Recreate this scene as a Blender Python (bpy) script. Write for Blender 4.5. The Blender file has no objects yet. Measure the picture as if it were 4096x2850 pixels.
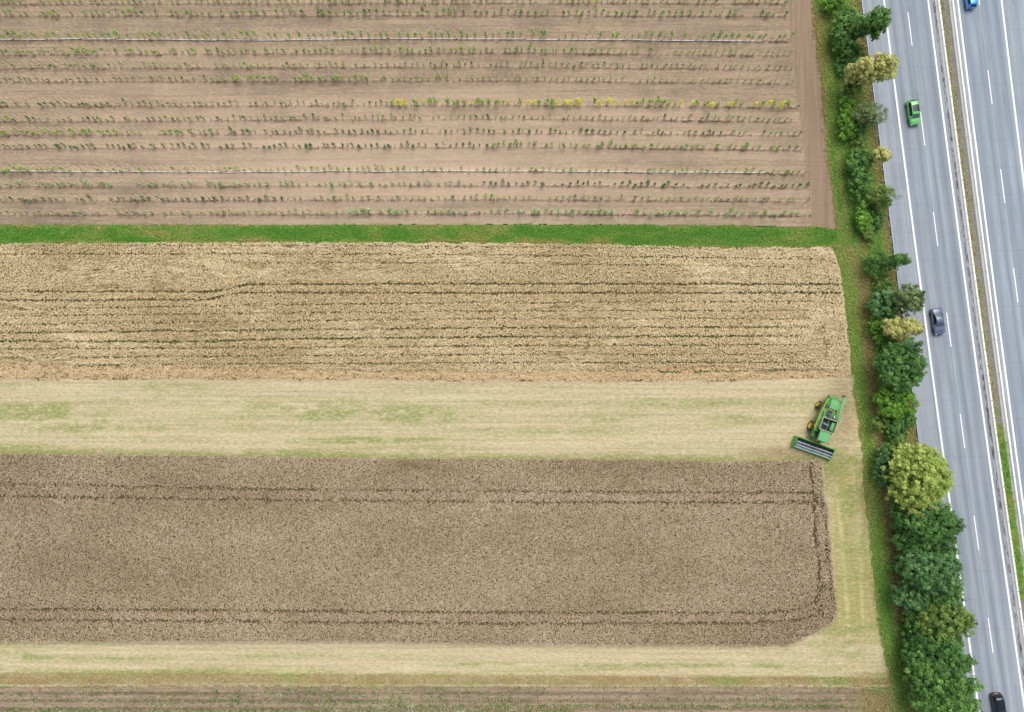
import bpy, bmesh, math
import numpy as np
from mathutils import Vector, Matrix, Euler

scene = bpy.context.scene
COL = scene.collection
rng = np.random.default_rng(11)

# ------------------------------------------------------------------ camera
CAM_H = 122.0
cam_data = bpy.data.cameras.new('camera')
cam_data.lens = 24.0
cam_data.sensor_width = 36.0
cam_data.clip_start = 0.5
cam_data.clip_end = 5000.0
cam = bpy.data.objects.new('camera', cam_data)
cam.location = (0, 0, CAM_H)
cam.rotation_euler = Euler((math.radians(1.95), math.radians(1.2), 0.0), 'XYZ')
COL.objects.link(cam)
scene.camera = cam

# ------------------------------------------------------------------ sky, sun, exposure
SUN_EL, SUN_AZ = math.radians(62), math.radians(20)
world = bpy.data.worlds.new('World')
scene.world = world
world.use_nodes = True
wn = world.node_tree
sky = wn.nodes.new('ShaderNodeTexSky')
sky.sky_type = 'NISHITA'
sky.sun_disc = False
sky.sun_elevation = SUN_EL
sky.sun_rotation = SUN_AZ
sky.air_density = 1.0
sky.dust_density = 4.0
sky.ozone_density = 1.0
wn.nodes['Background'].inputs[1].default_value = 0.15
# cloud cover: the blue of the clear sky is largely veiled by grey
bw = wn.nodes.new('ShaderNodeRGBToBW')
wn.links.new(sky.outputs[0], bw.inputs[0])
veil = wn.nodes.new('ShaderNodeMix'); veil.data_type = 'RGBA'
veil.inputs[0].default_value = 0.6
wn.links.new(sky.outputs[0], veil.inputs[6]); wn.links.new(bw.outputs[0], veil.inputs[7])
wn.links.new(veil.outputs[2], wn.nodes['Background'].inputs[0])
sd = bpy.data.lights.new('sun', 'SUN')
sd.energy = 1.35
sd.angle = math.radians(45)
sd.color = (1.0, 0.93, 0.84)
sun = bpy.data.objects.new('sun', sd)
sun.rotation_euler = Euler((math.pi / 2 - SUN_EL, 0, -SUN_AZ + math.pi), 'XYZ')
sun.location = (0, 0, 200)
COL.objects.link(sun)
scene.view_settings.view_transform = 'Standard'
scene.view_settings.look = 'None'
scene.view_settings.exposure = 0.27
scene.view_settings.gamma = 1.0

# ------------------------------------------------------------------ photo point -> world point
F_PX = 24.0 / 36.0 * 4096
RM = np.array(cam.rotation_euler.to_matrix())


def at(px, py, z=0.0):
    """where the sight line through a photo point meets the height z (numpy arrays allowed)"""
    px = np.asarray(px, float); py = np.asarray(py, float)
    d = np.stack([(px - 2048) / F_PX, -(py - 1425) / F_PX, -np.ones_like(px)], -1) @ RM.T
    t = (np.asarray(z, float) - CAM_H) / d[..., 2]
    return d[..., 0] * t, d[..., 1] * t


def at3(px, py, z=0.0):
    x, y = at(px, py, z)
    return Vector((float(x), float(y), float(z)))


# ------------------------------------------------------------------ helpers
def lin(r, g, b, k=1.0):
    def f(c):
        c = c / 255.0
        return c / 12.92 if c <= 0.04045 else ((c + 0.055) / 1.055) ** 2.4
    return (f(r) * k, f(g) * k, f(b) * k, 1.0)


def hash2(ix, iy, seed):
    h = (ix.astype(np.int64) * 374761393 + iy.astype(np.int64) * 668265263 + seed * 982451653) & 0xFFFFFFFF
    h = ((h ^ (h >> 13)) * 1274126177) & 0xFFFFFFFF
    h = h ^ (h >> 16)
    return (h & 0xFFFF) / 65535.0


def vnoise(x, y, seed=0):
    ix = np.floor(x); iy = np.floor(y)
    fx = x - ix; fy = y - iy
    fx = fx * fx * (3 - 2 * fx); fy = fy * fy * (3 - 2 * fy)
    a = hash2(ix, iy, seed); b = hash2(ix + 1, iy, seed)
    c = hash2(ix, iy + 1, seed); d = hash2(ix + 1, iy + 1, seed)
    return (a * (1 - fx) + b * fx) * (1 - fy) + (c * (1 - fx) + d * fx) * fy


def fbm(x, y, seed=0, octv=3):
    s = 0; amp = 0.5; tot = 0
    for i in range(octv):
        s = s + amp * vnoise(x * 2 ** i, y * 2 ** i, seed + 17 * i); tot += amp; amp *= 0.5
    return s / tot


def np_mesh(name, V, F, mats, attrs=None, midx=None, smooth=False):
    me = bpy.data.meshes.new(name)
    V = np.ascontiguousarray(V, dtype=np.float32); F = np.ascontiguousarray(F, dtype=np.int32)
    n, k = F.shape
    me.vertices.add(len(V)); me.vertices.foreach_set('co', V.ravel())
    me.loops.add(n * k); me.loops.foreach_set('vertex_index', F.ravel())
    me.polygons.add(n)
    me.polygons.foreach_set('loop_start', np.arange(0, n * k, k, dtype=np.int32))
    me.polygons.foreach_set('loop_total', np.full(n, k, dtype=np.int32))
    if not isinstance(mats, (list, tuple)):
        mats = [mats]
    for m in mats:
        me.materials.append(m)
    if midx is not None:
        me.polygons.foreach_set('material_index', np.asarray(midx, dtype=np.int32))
    if smooth:
        me.polygons.foreach_set('use_smooth', np.ones(n, dtype=bool))
    for nm, arr in (attrs or {}).items():
        a = me.attributes.new(nm, 'FLOAT', 'POINT')
        a.data.foreach_set('value', np.ascontiguousarray(arr, dtype=np.float32).ravel())
    me.update()
    me.validate()
    return me


def link(name, me, parent=None, loc=None):
    o = bpy.data.objects.new(name, me)
    COL.objects.link(o)
    if parent is not None:
        o.parent = parent
    if loc is not None:
        o.location = loc
    return o


def tag(o, label=None, cat=None, group=None, kind=None):
    if label: o['label'] = label
    if cat: o['category'] = cat
    if group: o['group'] = group
    if kind: o['kind'] = kind
    return o


def empty(name, loc, rz=0.0):
    o = bpy.data.objects.new(name, None)
    o.empty_display_size = 0.5
    COL.objects.link(o)
    o.location = loc
    o.rotation_euler = (0, 0, rz)
    return o


class BM:
    """collects boxes, tubes, lofts; build() links them as ONE mesh object"""
    def __init__(self):
        self.bm = bmesh.new()

    def _add(self, vs, fs):
        bv = [self.bm.verts.new(v) for v in vs]
        for f in fs:
            try:
                self.bm.faces.new([bv[i] for i in f])
            except ValueError:
                pass
        return bv

    def box(self, c, s, rot=None, bev=0.0, seg=1):
        tmp = bmesh.new()
        bmesh.ops.create_cube(tmp, size=1.0)
        for v in tmp.verts:
            v.co = Vector((v.co.x * s[0], v.co.y * s[1], v.co.z * s[2]))
        if bev > 0:
            bmesh.ops.bevel(tmp, geom=list(tmp.edges), offset=bev, segments=seg, affect='EDGES', profile=0.5)
        M = Matrix.Translation(c)
        if rot is not None:
            M = M @ Euler(rot, 'XYZ').to_matrix().to_4x4()
        tmp.transform(M)
        self._merge(tmp)
        return self

    def _merge(self, tmp):
        tmp.verts.index_update()
        bv = [self.bm.verts.new(v.co) for v in tmp.verts]
        for f in tmp.faces:
            try:
                nf = self.bm.faces.new([bv[v.index] for v in f.verts])
                nf.smooth = f.smooth
            except ValueError:
                pass
        tmp.free()

    def tube(self, pts, rads, seg=8, cap=True):
        pts = [Vector(p) for p in pts]
        if not isinstance(rads, (list, tuple)):
            rads = [rads] * len(pts)
        rings = []
        for i, p in enumerate(pts):
            d = (pts[min(i + 1, len(pts) - 1)] - pts[max(i - 1, 0)]).normalized()
            a = Vector((0, 0, 1)) if abs(d.z) < 0.9 else Vector((1, 0, 0))
            u = d.cross(a).normalized(); w = d.cross(u).normalized()
            rings.append([self.bm.verts.new(p + (u * math.cos(2 * math.pi * k / seg) + w * math.sin(2 * math.pi * k / seg)) * rads[i]) for k in range(seg)])
        for i in range(len(rings) - 1):
            for k in range(seg):
                f = self.bm.faces.new([rings[i][k], rings[i][(k + 1) % seg], rings[i + 1][(k + 1) % seg], rings[i + 1][k]])
                f.smooth = True
        if cap:
            self.bm.faces.new(rings[0]); self.bm.faces.new(rings[-1])
        return self

    def lathe(self, prof, axis_o, axis_d, seg=20):
        """prof: list of (along axis, radius)"""
        o = Vector(axis_o); d = Vector(axis_d).normalized()
        a = Vector((0, 0, 1)) if abs(d.z) < 0.9 else Vector((1, 0, 0))
        u = d.cross(a).normalized(); w = d.cross(u).normalized()
        rings = []
        for t, r in prof:
            rings.append([self.bm.verts.new(o + d * t + (u * math.cos(2 * math.pi * k / seg) + w * math.sin(2 * math.pi * k / seg)) * max(r, 1e-4)) for k in range(seg)])
        for i in range(len(rings) - 1):
            for k in range(seg):
                f = self.bm.faces.new([rings[i][k], rings[i][(k + 1) % seg], rings[i + 1][(k + 1) % seg], rings[i + 1][k]])
                f.smooth = True
        self.bm.faces.new(rings[0]); self.bm.faces.new(rings[-1])
        return self

    def loft(self, rings, close=True, cap=True, smooth=True):
        rv = [[self.bm.verts.new(p) for p in r] for r in rings]
        n = len(rv[0])
        for i in range(len(rv) - 1):
            for k in range(n if close else n - 1):
                f = self.bm.faces.new([rv[i][k], rv[i][(k + 1) % n], rv[i + 1][(k + 1) % n], rv[i + 1][k]])
                f.smooth = smooth
        if cap and close:
            self.bm.faces.new(rv[0]); self.bm.faces.new(rv[-1])
        return self

    def build(self, name, mat, parent=None, loc=None, bevel=0.0):
        bmesh.ops.recalc_face_normals(self.bm, faces=list(self.bm.faces))
        me = bpy.data.meshes.new(name)
        self.bm.to_mesh(me); self.bm.free()
        for m in (mat if isinstance(mat, (list, tuple)) else [mat]):
            me.materials.append(m)
        return link(name, me, parent, loc)


# ------------------------------------------------------------------ material helpers
class MT:
    def __init__(self, name, rough=0.8, spec=0.3):
        self.m = bpy.data.materials.new(name)
        self.m.use_nodes = True
        self.nt = self.m.node_tree
        self.b = self.nt.nodes['Principled BSDF']
        self.b.inputs['Roughness'].default_value = rough
        self.b.inputs['Specular IOR Level'].default_value = spec
        self._pos = None

    def n(self, t, **kw):
        x = self.nt.nodes.new(t)
        for k, v in kw.items():
            setattr(x, k, v)
        return x

    def l(self, a, b):
        self.nt.links.new(a, b)

    def pos(self):
        if self._pos is None:
            self._pos = self.n('ShaderNodeNewGeometry').outputs['Position']
        return self._pos

    def scaled(self, v, s):
        x = self.n('ShaderNodeMapping'); x.inputs['Scale'].default_value = s
        self.l(v, x.inputs['Vector']); return x.outputs[0]

    def noise(self, v, scale, detail=3, rough=0.6):
        x = self.n('ShaderNodeTexNoise')
        x.inputs['Scale'].default_value = scale; x.inputs['Detail'].default_value = detail; x.inputs['Roughness'].default_value = rough
        self.l(v, x.inputs['Vector']); return x.outputs[0]

    def ramp(self, f, stops):
        x = self.n('ShaderNodeValToRGB'); e = x.color_ramp.elements
        while len(e) < len(stops):
            e.new(0.5)
        for i, (p, c) in enumerate(stops):
            e[i].position = p; e[i].color = c if isinstance(c, tuple) else (c, c, c, 1)
        self.l(f, x.inputs[0]); return x.outputs[0]

    def mix(self, f, a, b, mode='MIX'):
        x = self.n('ShaderNodeMix', data_type='RGBA', blend_type=mode)
        for s, v in ((0, f), (6, a), (7, b)):
            if hasattr(v, 'is_output'):
                self.l(v, x.inputs[s])
            else:
                x.inputs[s].default_value = v
        return x.outputs[2]

    def math(self, op, a, b=0.0):
        x = self.n('ShaderNodeMath', operation=op)
        for s, v in ((0, a), (1, b)):
            if hasattr(v, 'is_output'):
                self.l(v, x.inputs[s])
            else:
                x.inputs[s].default_value = v
        return x.outputs[0]

    def attr(self, nm):
        return self.n('ShaderNodeAttribute', attribute_name=nm).outputs['Fac']

    def bump(self, h, strength=0.5, dist=0.05):
        x = self.n('ShaderNodeBump'); x.inputs['Strength'].default_value = strength; x.inputs['Distance'].default_value = dist
        self.l(h, x.inputs['Height']); self.l(x.outputs[0], self.b.inputs['Normal'])

    def color(self, c):
        if hasattr(c, 'is_output'):
            self.l(c, self.b.inputs['Base Color'])
        else:
            self.b.inputs['Base Color'].default_value = c
        return self


def paint(name, c, rough=0.45, spec=0.4, var=0.12, metal=0.0, scale=3.0, coat=0.0, dusty=0.0):
    t = MT(name, rough, spec)
    tc = t.n('ShaderNodeTexCoord').outputs['Object']
    f = t.noise(tc, scale, 4)
    d = tuple(x * (1 - var) for x in c[:3]) + (1,)
    u = tuple(min(1, x * (1 + var)) for x in c[:3]) + (1,)
    base_c = t.ramp(f, [(0.3, d), (0.7, u)])
    if dusty:
        dn = t.noise(tc, 1.7, 6, .75)
        base_c = t.mix(t.ramp(dn, [(.42, 0.04), (.68, dusty)]), base_c, lin(186, 164, 120, .85))
    t.color(base_c)
    t.b.inputs['Metallic'].default_value = metal
    t.b.inputs['Coat Weight'].default_value = coat
    return t.m


def leafy(name, cs, trans=0.25, rough=0.6):
    """foliage: tint attribute (random per leaf and clump) picks a leaf colour"""
    t = MT(name, rough, 0.25)
    a = t.attr('tint')
    c = t.ramp(a, [(i / (len(cs) - 1), x) for i, x in enumerate(cs)])
    t.color(c)
    if trans > 0:
        tr = t.n('ShaderNodeBsdfTranslucent'); t.l(c, tr.inputs[0])
        ms = t.n('ShaderNodeMixShader'); ms.inputs[0].default_value = trans
        t.l(t.b.outputs[0], ms.inputs[1]); t.l(tr.outputs[0], ms.inputs[2])
        t.l(ms.outputs[0], t.nt.nodes['Material Output'].inputs[0])
    return t.m


# ------------------------------------------------------------------ zone borders, in photo points
def fy(pts):
    xs, ys = zip(*pts)
    return lambda x: np.interp(x, xs, ys)


YG0 = fy([(0, 903), (1000, 903), (2000, 900), (3000, 905), (3340, 915)])
YG1 = fy([(0, 972), (700, 968), (1800, 968), (2400, 975), (2900, 990), (3350, 985)])
YW1 = fy([(0, 1520), (700, 1516), (1500, 1520), (2400, 1528), (3000, 1520), (3400, 1508)])
YL0 = fy([(0, 1816), (500, 1820), (1070, 1827), (1600, 1836), (2500, 1838), (2900, 1848), (3000, 1848), (3200, 1841), (3290, 1838)])
YL1 = fy([(0, 2572), (1250, 2570), (2140, 2583), (3150, 2588)])
YS1 = fy([(0, 2698), (600, 2692), (1100, 2698), (2400, 2706), (3200, 2710), (3600, 2718)])
XS = fy([(-300, 3216), (0, 3246), (150, 3262), (300, 3280), (420, 3290), (640, 3310), (820, 3335), (915, 3345)])
XW = fy([(980, 3325), (994, 3328), (1065, 3356), (1148, 3371), (1223, 3379), (1317, 3388), (1411, 3399), (1505, 3405)])
XL = fy([(1832, 3286), (1885, 3294), (1980, 3304), (2069, 3318), (2227, 3331), (2358, 3344), (2440, 3352), (2468, 3349), (2490, 3334), (2508, 3308), (2528, 3276), (2556, 3222), (2580, 3172), (2600, 3110)])
XV = fy([(1505, 3410), (1565, 3415), (1698, 3434), (1808, 3448), (1988, 3459), (2204, 3484), (2384, 3502), (2528, 3517), (2657, 3545), (2780, 3574), (3150, 3640)])
RAIL = fy([(-300, 3399), (0, 3438), (950, 3560), (1750, 3663), (2850, 3808), (3150, 3850)])
ROWEND = fy([(-300, 3110), (0, 3132), (60, 3146), (330, 3172), (600, 3206), (857, 3238)])


def edge_noise(x, y, amp, seed, s=0.02):
    return (fbm(x * s, y * s, seed, 4) - 0.5) * 2 * amp


# ------------------------------------------------------------------ ground
tg = MT('ground_grass', 0.95, 0.1)
p = tg.pos()
c0 = tg.ramp(tg.noise(p, 0.5, 6, 0.7), [(0.3, lin(74, 96, 48, .8)), (0.5, lin(112, 118, 70, .8)), (0.7, lin(150, 132, 92, .8))])
tg.color(tg.mix(tg.noise(p, 5.0, 4, 0.7), c0, lin(66, 62, 40, .8)))
V = []
S = 2500.0
me = np_mesh('ground', [(-S, -S, -.2), (S, -S, -.2), (S, S, -.2), (-S, S, -.2)], [(0, 1, 2, 3)], tg.m)
tag(link('ground', me), 'green and tan grassland under the fields and the road', 'ground', kind='structure')


def sheet(name, x0, x1, y0, y1, step, keep, zfn, mat, attrs, label, xmax=None):
    xs = np.arange(x0, x1 + step, step, dtype=float); ys = np.arange(y0, y1 + step, step, dtype=float)
    X, Y = np.meshgrid(xs, ys)
    if xmax is not None:
        xm = xmax(Y[:, :1])
        keep_col = X < xm + step
        X = np.minimum(X, xm)
    wx, wy = at(X, Y, 0.0)
    K = keep(X, Y)
    if xmax is not None:
        K = K & keep_col
    Z = zfn(X, Y, wx, wy)
    nx = X.shape[1]
    idx = np.arange(X.size).reshape(X.shape)
    q = np.stack([idx[1:, :-1], idx[1:, 1:], idx[:-1, 1:], idx[:-1, :-1]], -1).reshape(-1, 4)
    kf = (K[1:, :-1] & K[1:, 1:] & K[:-1, 1:] & K[:-1, :-1]).ravel()
    q = q[kf]
    used = np.zeros(X.size, bool); used[q.ravel()] = True
    remap = np.cumsum(used) - 1
    Vv = np.stack([wx, wy, Z], -1).reshape(-1, 3)[used]
    at_ = {k: f(X, Y).reshape(-1)[used] for k, f in attrs.items()}
    me = np_mesh(name, Vv, remap[q], mat, at_, smooth=True)
    return tag(link(name, me), label, None, None, 'structure')


# nursery rows: (left y, middle y, right y)
ROWS = {
    'A': (12, 8, 10), 'B': (60, 57, 62), 'C': (155, 152, 162), 'D': (215, 207, 220), 'E': (270, 262, 275), 'F': (323, 318, 331),
    'G': (421, 416, 426), 'H': (483, 470, 484), 'I': (535, 527, 539), 'J': (590, 583, 596), 'K': (684, 681, 692), 'L': (742, 737, 746),
    'M': (800, 793, 802), 'N': (856, 850, 859)}


def rowy(r, x):
    a, b, c = ROWS[r]
    return np.interp(x, [0, 1000, 2048, 3240], [a, (a + b) / 2, b, c])


def ridge_f(X, Y):
    s = np.zeros_like(X)
    for i, r in enumerate(ROWS):
        d = Y - (rowy(r, X) + 8)
        amp = 0.25 + 0.3 * np.clip((X - 1900) / 1200, 0, 1) + 0.7 * fbm(X * 0.008, Y * 0 + i * 7.3, 40 + i, 4)
        jit = 8 * (fbm(X * 0.05, Y * 0.02, 90 + i, 3) - 0.5)
        s = np.maximum(s, amp * np.exp(-((d + jit) / 5.5) ** 2) * (.35 + .65 * np.clip(fbm(X * .045, Y * 0 + i, 140 + i, 3) * 3 - 1, 0, 1)))
    s *= np.clip((ROWEND(Y) - X) / 12, 0, 1)
    return s


def headland_f(X, Y):
    return np.clip((X - ROWEND(Y) - 2) / 14, 0, 1)


def pale_f(X, Y):
    b = np.zeros_like(X)
    for i, r_ in enumerate(ROWS):        # pale crumbled crest of each planted ridge
        b = np.maximum(b, np.exp(-((Y - rowy(r_, X) - 1 - 4 * (fbm(X * .05, Y * 0, 160 + i, 3) - .5)) / 3.5) ** 2) * (.2 + .8 * fbm(X * .03, Y * 0, 180 + i, 3)) * (X < ROWEND(Y)))
    return np.clip(pale_base(X, Y) + .6 * b, 0, 1)


def pale_base(X, Y):
    # vignette-like brightness painted into the field's middle, plus pale streaks in the tractor lanes
    g = np.exp(-(((X - 1750) / 1300) ** 2 + ((Y - 640) / 260) ** 2))
    st = fbm(X * 0.0016, Y * 0.035, 5, 4)
    return np.clip(g * 0.75 + (st - 0.5) * 1.1, 0, 1)


ts = MT('dry_soil', 0.95, 0.15)
p = ts.pos()
streak = ts.noise(ts.scaled(p, (0.035, 2.2, 1)), 1.0, 6, 0.75)
fine = ts.noise(ts.scaled(p, (0.6, 7.0, 1)), 1.0, 5, 0.75)
blot = ts.noise(p, 0.12, 5, 0.6)
grain = ts.noise(p, 6.0, 5, 0.8)
c = ts.ramp(streak, [(0.34, lin(132, 117, 101, .9)), (0.5, lin(160, 143, 124, .9)), (0.66, lin(186, 166, 143, .92))])
c = ts.mix(ts.ramp(fine, [(0.4, 0.0), (0.66, 0.75)]), c, lin(196, 174, 145, .92))
fine2 = ts.noise(ts.scaled(p, (0.12, 5.0, 1)), 1.0, 4, 0.7)
c = ts.mix(ts.ramp(fine2, [(0.5, 0.0), (0.58, 0.6)]), c, lin(138, 120, 101, .9))
clod = ts.noise(ts.scaled(p, (1.1, 2.2, 1)), 1.0, 3, 0.9)
c = ts.mix(ts.ramp(clod, [(0.52, 0.0), (0.66, 0.65)]), c, lin(130, 112, 93, .9))
c = ts.mix(ts.ramp(clod, [(0.34, 0.55), (0.46, 0.0)]), c, lin(206, 186, 158, .92))
c = ts.mix(ts.ramp(blot, [(0.48, 0.0), (0.68, 0.65)]), c, lin(134, 120, 104, .9))
c = ts.mix(ts.math('MULTIPLY', ts.attr('pale'), 0.75), c, lin(213, 190, 165, .95))
vs = ts.noise(ts.scaled(p, (2.4, 0.05, 1)), 1.0, 6, 0.7)
hc = ts.ramp(vs, [(0.3, lin(136, 117, 98, .92)), (0.55, lin(160, 140, 118, .92)), (0.8, lin(180, 158, 134, .92))])
c = ts.mix(ts.attr('headland'), c, hc)
c = ts.mix(ts.ramp(ts.math('MULTIPLY', ts.attr('ridge'), ts.math('ADD', clod, 0.3)), [(0.10, 0.0), (0.75, 0.9)]), c, lin(100, 82, 64, .85))
c = ts.mix(ts.ramp(grain, [(0.3, 0.0), (0.8, 0.34)]), c, lin(116, 95, 76, .9))
ts.color(c)
ts.bump(ts.math('ADD', grain, fine), 0.5, 0.06)


def soil_keep(X, Y):
    return (Y < YG0(X) + edge_noise(X, Y, 4, 4, 0.05) + np.clip((X - 3280) * .3, 0, 10))


def soil_z(X, Y, wx, wy):
    return 0.0 + 0.05 * ridge_f(X, Y) + 0.05 * (fbm(wx * 0.15, wy * 3.0, 8, 3) - 0.5) + 0.04 * (fbm(wx * 2, wy * 2, 9, 2) - 0.5)


sheet('soil_field', -280, 3360, -260, 940, 4.0, soil_keep, soil_z, ts.m,
      {'ridge': ridge_f, 'headland': headland_f, 'pale': pale_f}, 'bare tan soil of the nursery field at the top', lambda Y: XS(Y) + edge_noise(Y * 0, Y, 9, 3, 0.05))

# stubble / mown straw --------------------------------------------------------
GREENS = [(50, 925, 150, 18, .9), (190, 958, 70, 8, .4), (760, 935, 95, 12, 1.0), (905, 930, 110, 14, .95), (740, 905, 130, 8, .5), (800, 987, 120, 6, .8),
          (940, 985, 45, 5, .6), (550, 935, 90, 8, .4), (380, 868, 80, 9, .6), (1650, 942, 70, 9, .6), (1350, 940, 90, 9, .4), (0, 1007, 130, 9, 1.0), (1100, 905, 200, 6, .45),
          (1480, 905, 200, 6, .4), (1250, 965, 200, 6, .3), (600, 960, 200, 8, .3), (330, 985, 120, 6, .3), (1790, 1085, 60, 40, .0),
          (230, 1478, 160, 7, .5), (1430, 1492, 150, 3.6, 1.0), (1760, 1493, 75, 4, .9), (1060, 1490, 90, 4, .7), (80, 1475, 45, 5, .8), (470, 1507, 240, 5, .6), (900, 1512, 200, 4, .5),
          (1905, 1130, 22, 60, .55), (1915, 1250, 30, 100, .4), (1880, 1040, 40, 25, .5), (1900, 1420, 50, 60, .45), (1850, 1500, 120, 8, .4), (1835, 905, 60, 12, .2)]


def green_f(X, Y):
    x = X / 1.784; y = Y / 1.784
    s = np.zeros_like(X)
    for (cx, cy, rx, ry, k) in GREENS:
        s = np.maximum(s, k * np.exp(-(((x - cx) / rx / 1.2) ** 2 + ((y - cy) / ry / 1.2) ** 2)))
    d = YL0(X) - Y  # edge weeds and the crop's shade, both tinted green
    s = np.maximum(s, np.where((d > -20) & (d < 40), 0.95 * np.clip(1 - d / 34, 0, 1) * (0.3 + fbm(X * 0.006, Y * 0.02, 31, 3)), 0))
    s = s * 1.25 + 1.5 * np.clip(fbm(X * 0.0018, Y * 0.035, 33, 4) - 0.47, 0, 1) * (Y > 1530)
    n = fbm(X * 0.02, Y * 0.06, 34, 5)
    return np.clip(s * np.clip((n - .24) * 4.0, .2, 1.3), 0, 1)


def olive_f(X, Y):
    # thin olive weeds plus painted shade along the cut edge of the lower crop
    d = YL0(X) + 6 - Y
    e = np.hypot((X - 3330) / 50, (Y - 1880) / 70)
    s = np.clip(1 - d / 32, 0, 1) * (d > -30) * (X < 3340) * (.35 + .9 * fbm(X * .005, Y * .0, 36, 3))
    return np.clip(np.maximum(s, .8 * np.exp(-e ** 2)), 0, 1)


def brown_tone_f(X, Y):
    # dusty brown right of the machine, darker brown before its header, brown bottom strip
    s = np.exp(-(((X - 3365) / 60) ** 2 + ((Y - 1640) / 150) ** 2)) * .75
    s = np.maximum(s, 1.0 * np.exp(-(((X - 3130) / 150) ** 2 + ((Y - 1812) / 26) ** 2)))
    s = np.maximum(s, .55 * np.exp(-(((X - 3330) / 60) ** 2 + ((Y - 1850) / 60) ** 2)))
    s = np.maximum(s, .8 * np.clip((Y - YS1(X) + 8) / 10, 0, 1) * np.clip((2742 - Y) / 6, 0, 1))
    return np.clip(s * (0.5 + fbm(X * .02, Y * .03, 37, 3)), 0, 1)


def track_f(X, Y):
    # pale swaths left by wheels: along the strips, and down the right-hand headland
    s = np.zeros_like(X)
    for yy, k in ((1590, .4), (1640, .5), (1700, .4), (1745, .6), (1780, .5), (1810, .3), (2618, .5), (2650, .4), (2682, .6)):
        s = np.maximum(s, k * np.exp(-((Y - yy - 6 * np.sin(X * .0013 + yy)) / 9) ** 2))
    for pts, k in (([(3338, 1880), (3351, 2002), (3370, 2200), (3391, 2456), (3396, 2560)], 1.0), ([(3400, 1800), (3423, 2002), (3440, 2250), (3452, 2500)], .8)):
        xs = np.interp(Y, [q[1] for q in pts], [q[0] for q in pts])
        s = np.maximum(s, k * np.exp(-((X - xs) / 8) ** 2) * ((Y > pts[0][1]) & (Y < pts[-1][1])))
    return s * (0.4 + 0.9 * fbm(X * .004, Y * .02, 39, 3))


def vert_f(X, Y):
    n = 90 * (fbm(X * .02, Y * .02, 47, 3) - .5)
    return np.clip((X - 3285 + n) / 60, 0, 1) * np.clip((Y - 1780 + n) / 90, 0, 1) * np.clip((2600 - Y + n) / 110, 0, 1)


tb = MT('stubble', 0.9, 0.15)
p = tb.pos()
st = tb.noise(tb.scaled(p, (0.03, 1.9, 1)), 1.0, 6, 0.72)
sv = tb.noise(tb.scaled(p, (1.7, 0.06, 1)), 1.0, 5, 0.65)
fi = tb.noise(tb.scaled(p, (1.2, 2.6, 1)), 1.0, 4, 0.9)
gr = tb.noise(p, 7.0, 4, 0.8)
bl = tb.noise(p, 0.1, 4, 0.6)
mixst = tb.mix(tb.attr('vert'), st, sv)
c = tb.ramp(mixst, [(0.34, lin(172, 161, 124, .9)), (0.5, lin(198, 186, 150, .9)), (0.66, lin(219, 208, 174, .9))])
c = tb.mix(tb.ramp(bl, [(0.4, 0.0), (0.7, 0.5)]), c, lin(198, 180, 146, .88))
c = tb.mix(tb.math('MULTIPLY', tb.attr('vert'), tb.ramp(bl, [(.3, .35), (.65, .8)])), c, lin(168, 162, 88, .88))
c = tb.mix(tb.math('MULTIPLY', tb.attr('track'), 0.7), c, lin(222, 207, 160, .88))
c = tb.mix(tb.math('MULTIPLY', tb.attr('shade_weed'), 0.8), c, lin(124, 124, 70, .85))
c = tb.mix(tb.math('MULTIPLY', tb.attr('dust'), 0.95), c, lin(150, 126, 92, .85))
c = tb.mix(tb.math('MULTIPLY', tb.attr('green'), tb.ramp(fi, [(0.35, 0.35), (0.6, 1.0)])), c, lin(132, 150, 76, .87))
c = tb.mix(tb.ramp(fi, [(0.5, 0.0), (0.66, 0.6)]), c, lin(146, 132, 92, .85))
c = tb.mix(tb.ramp(fi, [(0.34, 0.6), (0.47, 0.0)]), c, lin(230, 219, 184, .92))
c = tb.mix(tb.ramp(gr, [(0.45, 0.0), (0.8, 0.35)]), c, lin(226, 212, 172, .9))
tb.color(c)
tb.bump(fi, 0.7, 0.08)


def stub_keep(X, Y):
    return (X < np.where(Y < 1505, XW(Y), XV(Y)) + 12) & (Y > YG1(X) + 6) & (Y < 2752 + edge_noise(X, Y, 4, 42, 0.05))


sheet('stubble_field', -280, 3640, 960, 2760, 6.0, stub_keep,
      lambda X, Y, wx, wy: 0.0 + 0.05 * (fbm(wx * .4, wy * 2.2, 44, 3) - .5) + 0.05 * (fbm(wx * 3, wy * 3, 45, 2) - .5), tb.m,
      {'green': green_f, 'shade_weed': olive_f, 'dust': brown_tone_f, 'track': track_f, 'vert': vert_f}, 'pale mown straw stubble around the two crop blocks', lambda Y: np.where(Y < 1505, XW(Y), XV(Y)) + edge_noise(Y * 0, Y, 11, 41, 0.05))


# lower nursery soil ---------------------------------------------------------
def lridge(X, Y):
    s = 0
    for k, yy in enumerate((2765, 2795, 2826, 2870, 2915, 2960, 3005)):
        s = np.maximum(s, np.exp(-((Y - yy - 8) / 7.0) ** 2) * (0.3 + fbm(X * .01, Y * .01, 60 + k, 3)))
    return s * .8


sheet('soil_field', -280, 3470, 2736, 3160, 6.0,
      lambda X, Y: (Y > 2742 + edge_noise(X, Y, 4, 43, .05)) & (X < 3446 + edge_noise(X, Y, 46, 46, .02)),
      lambda X, Y, wx, wy: 0.03 + .07 * lridge(X, Y) + 0.05 * (fbm(wx * .3, wy * 3, 48, 3) - .5), ts.m,
      {'ridge': lridge, 'headland': lambda X, Y: np.zeros_like(X), 'pale': lambda X, Y: np.zeros_like(X)}, 'brown weedy soil along the bottom edge')


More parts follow.
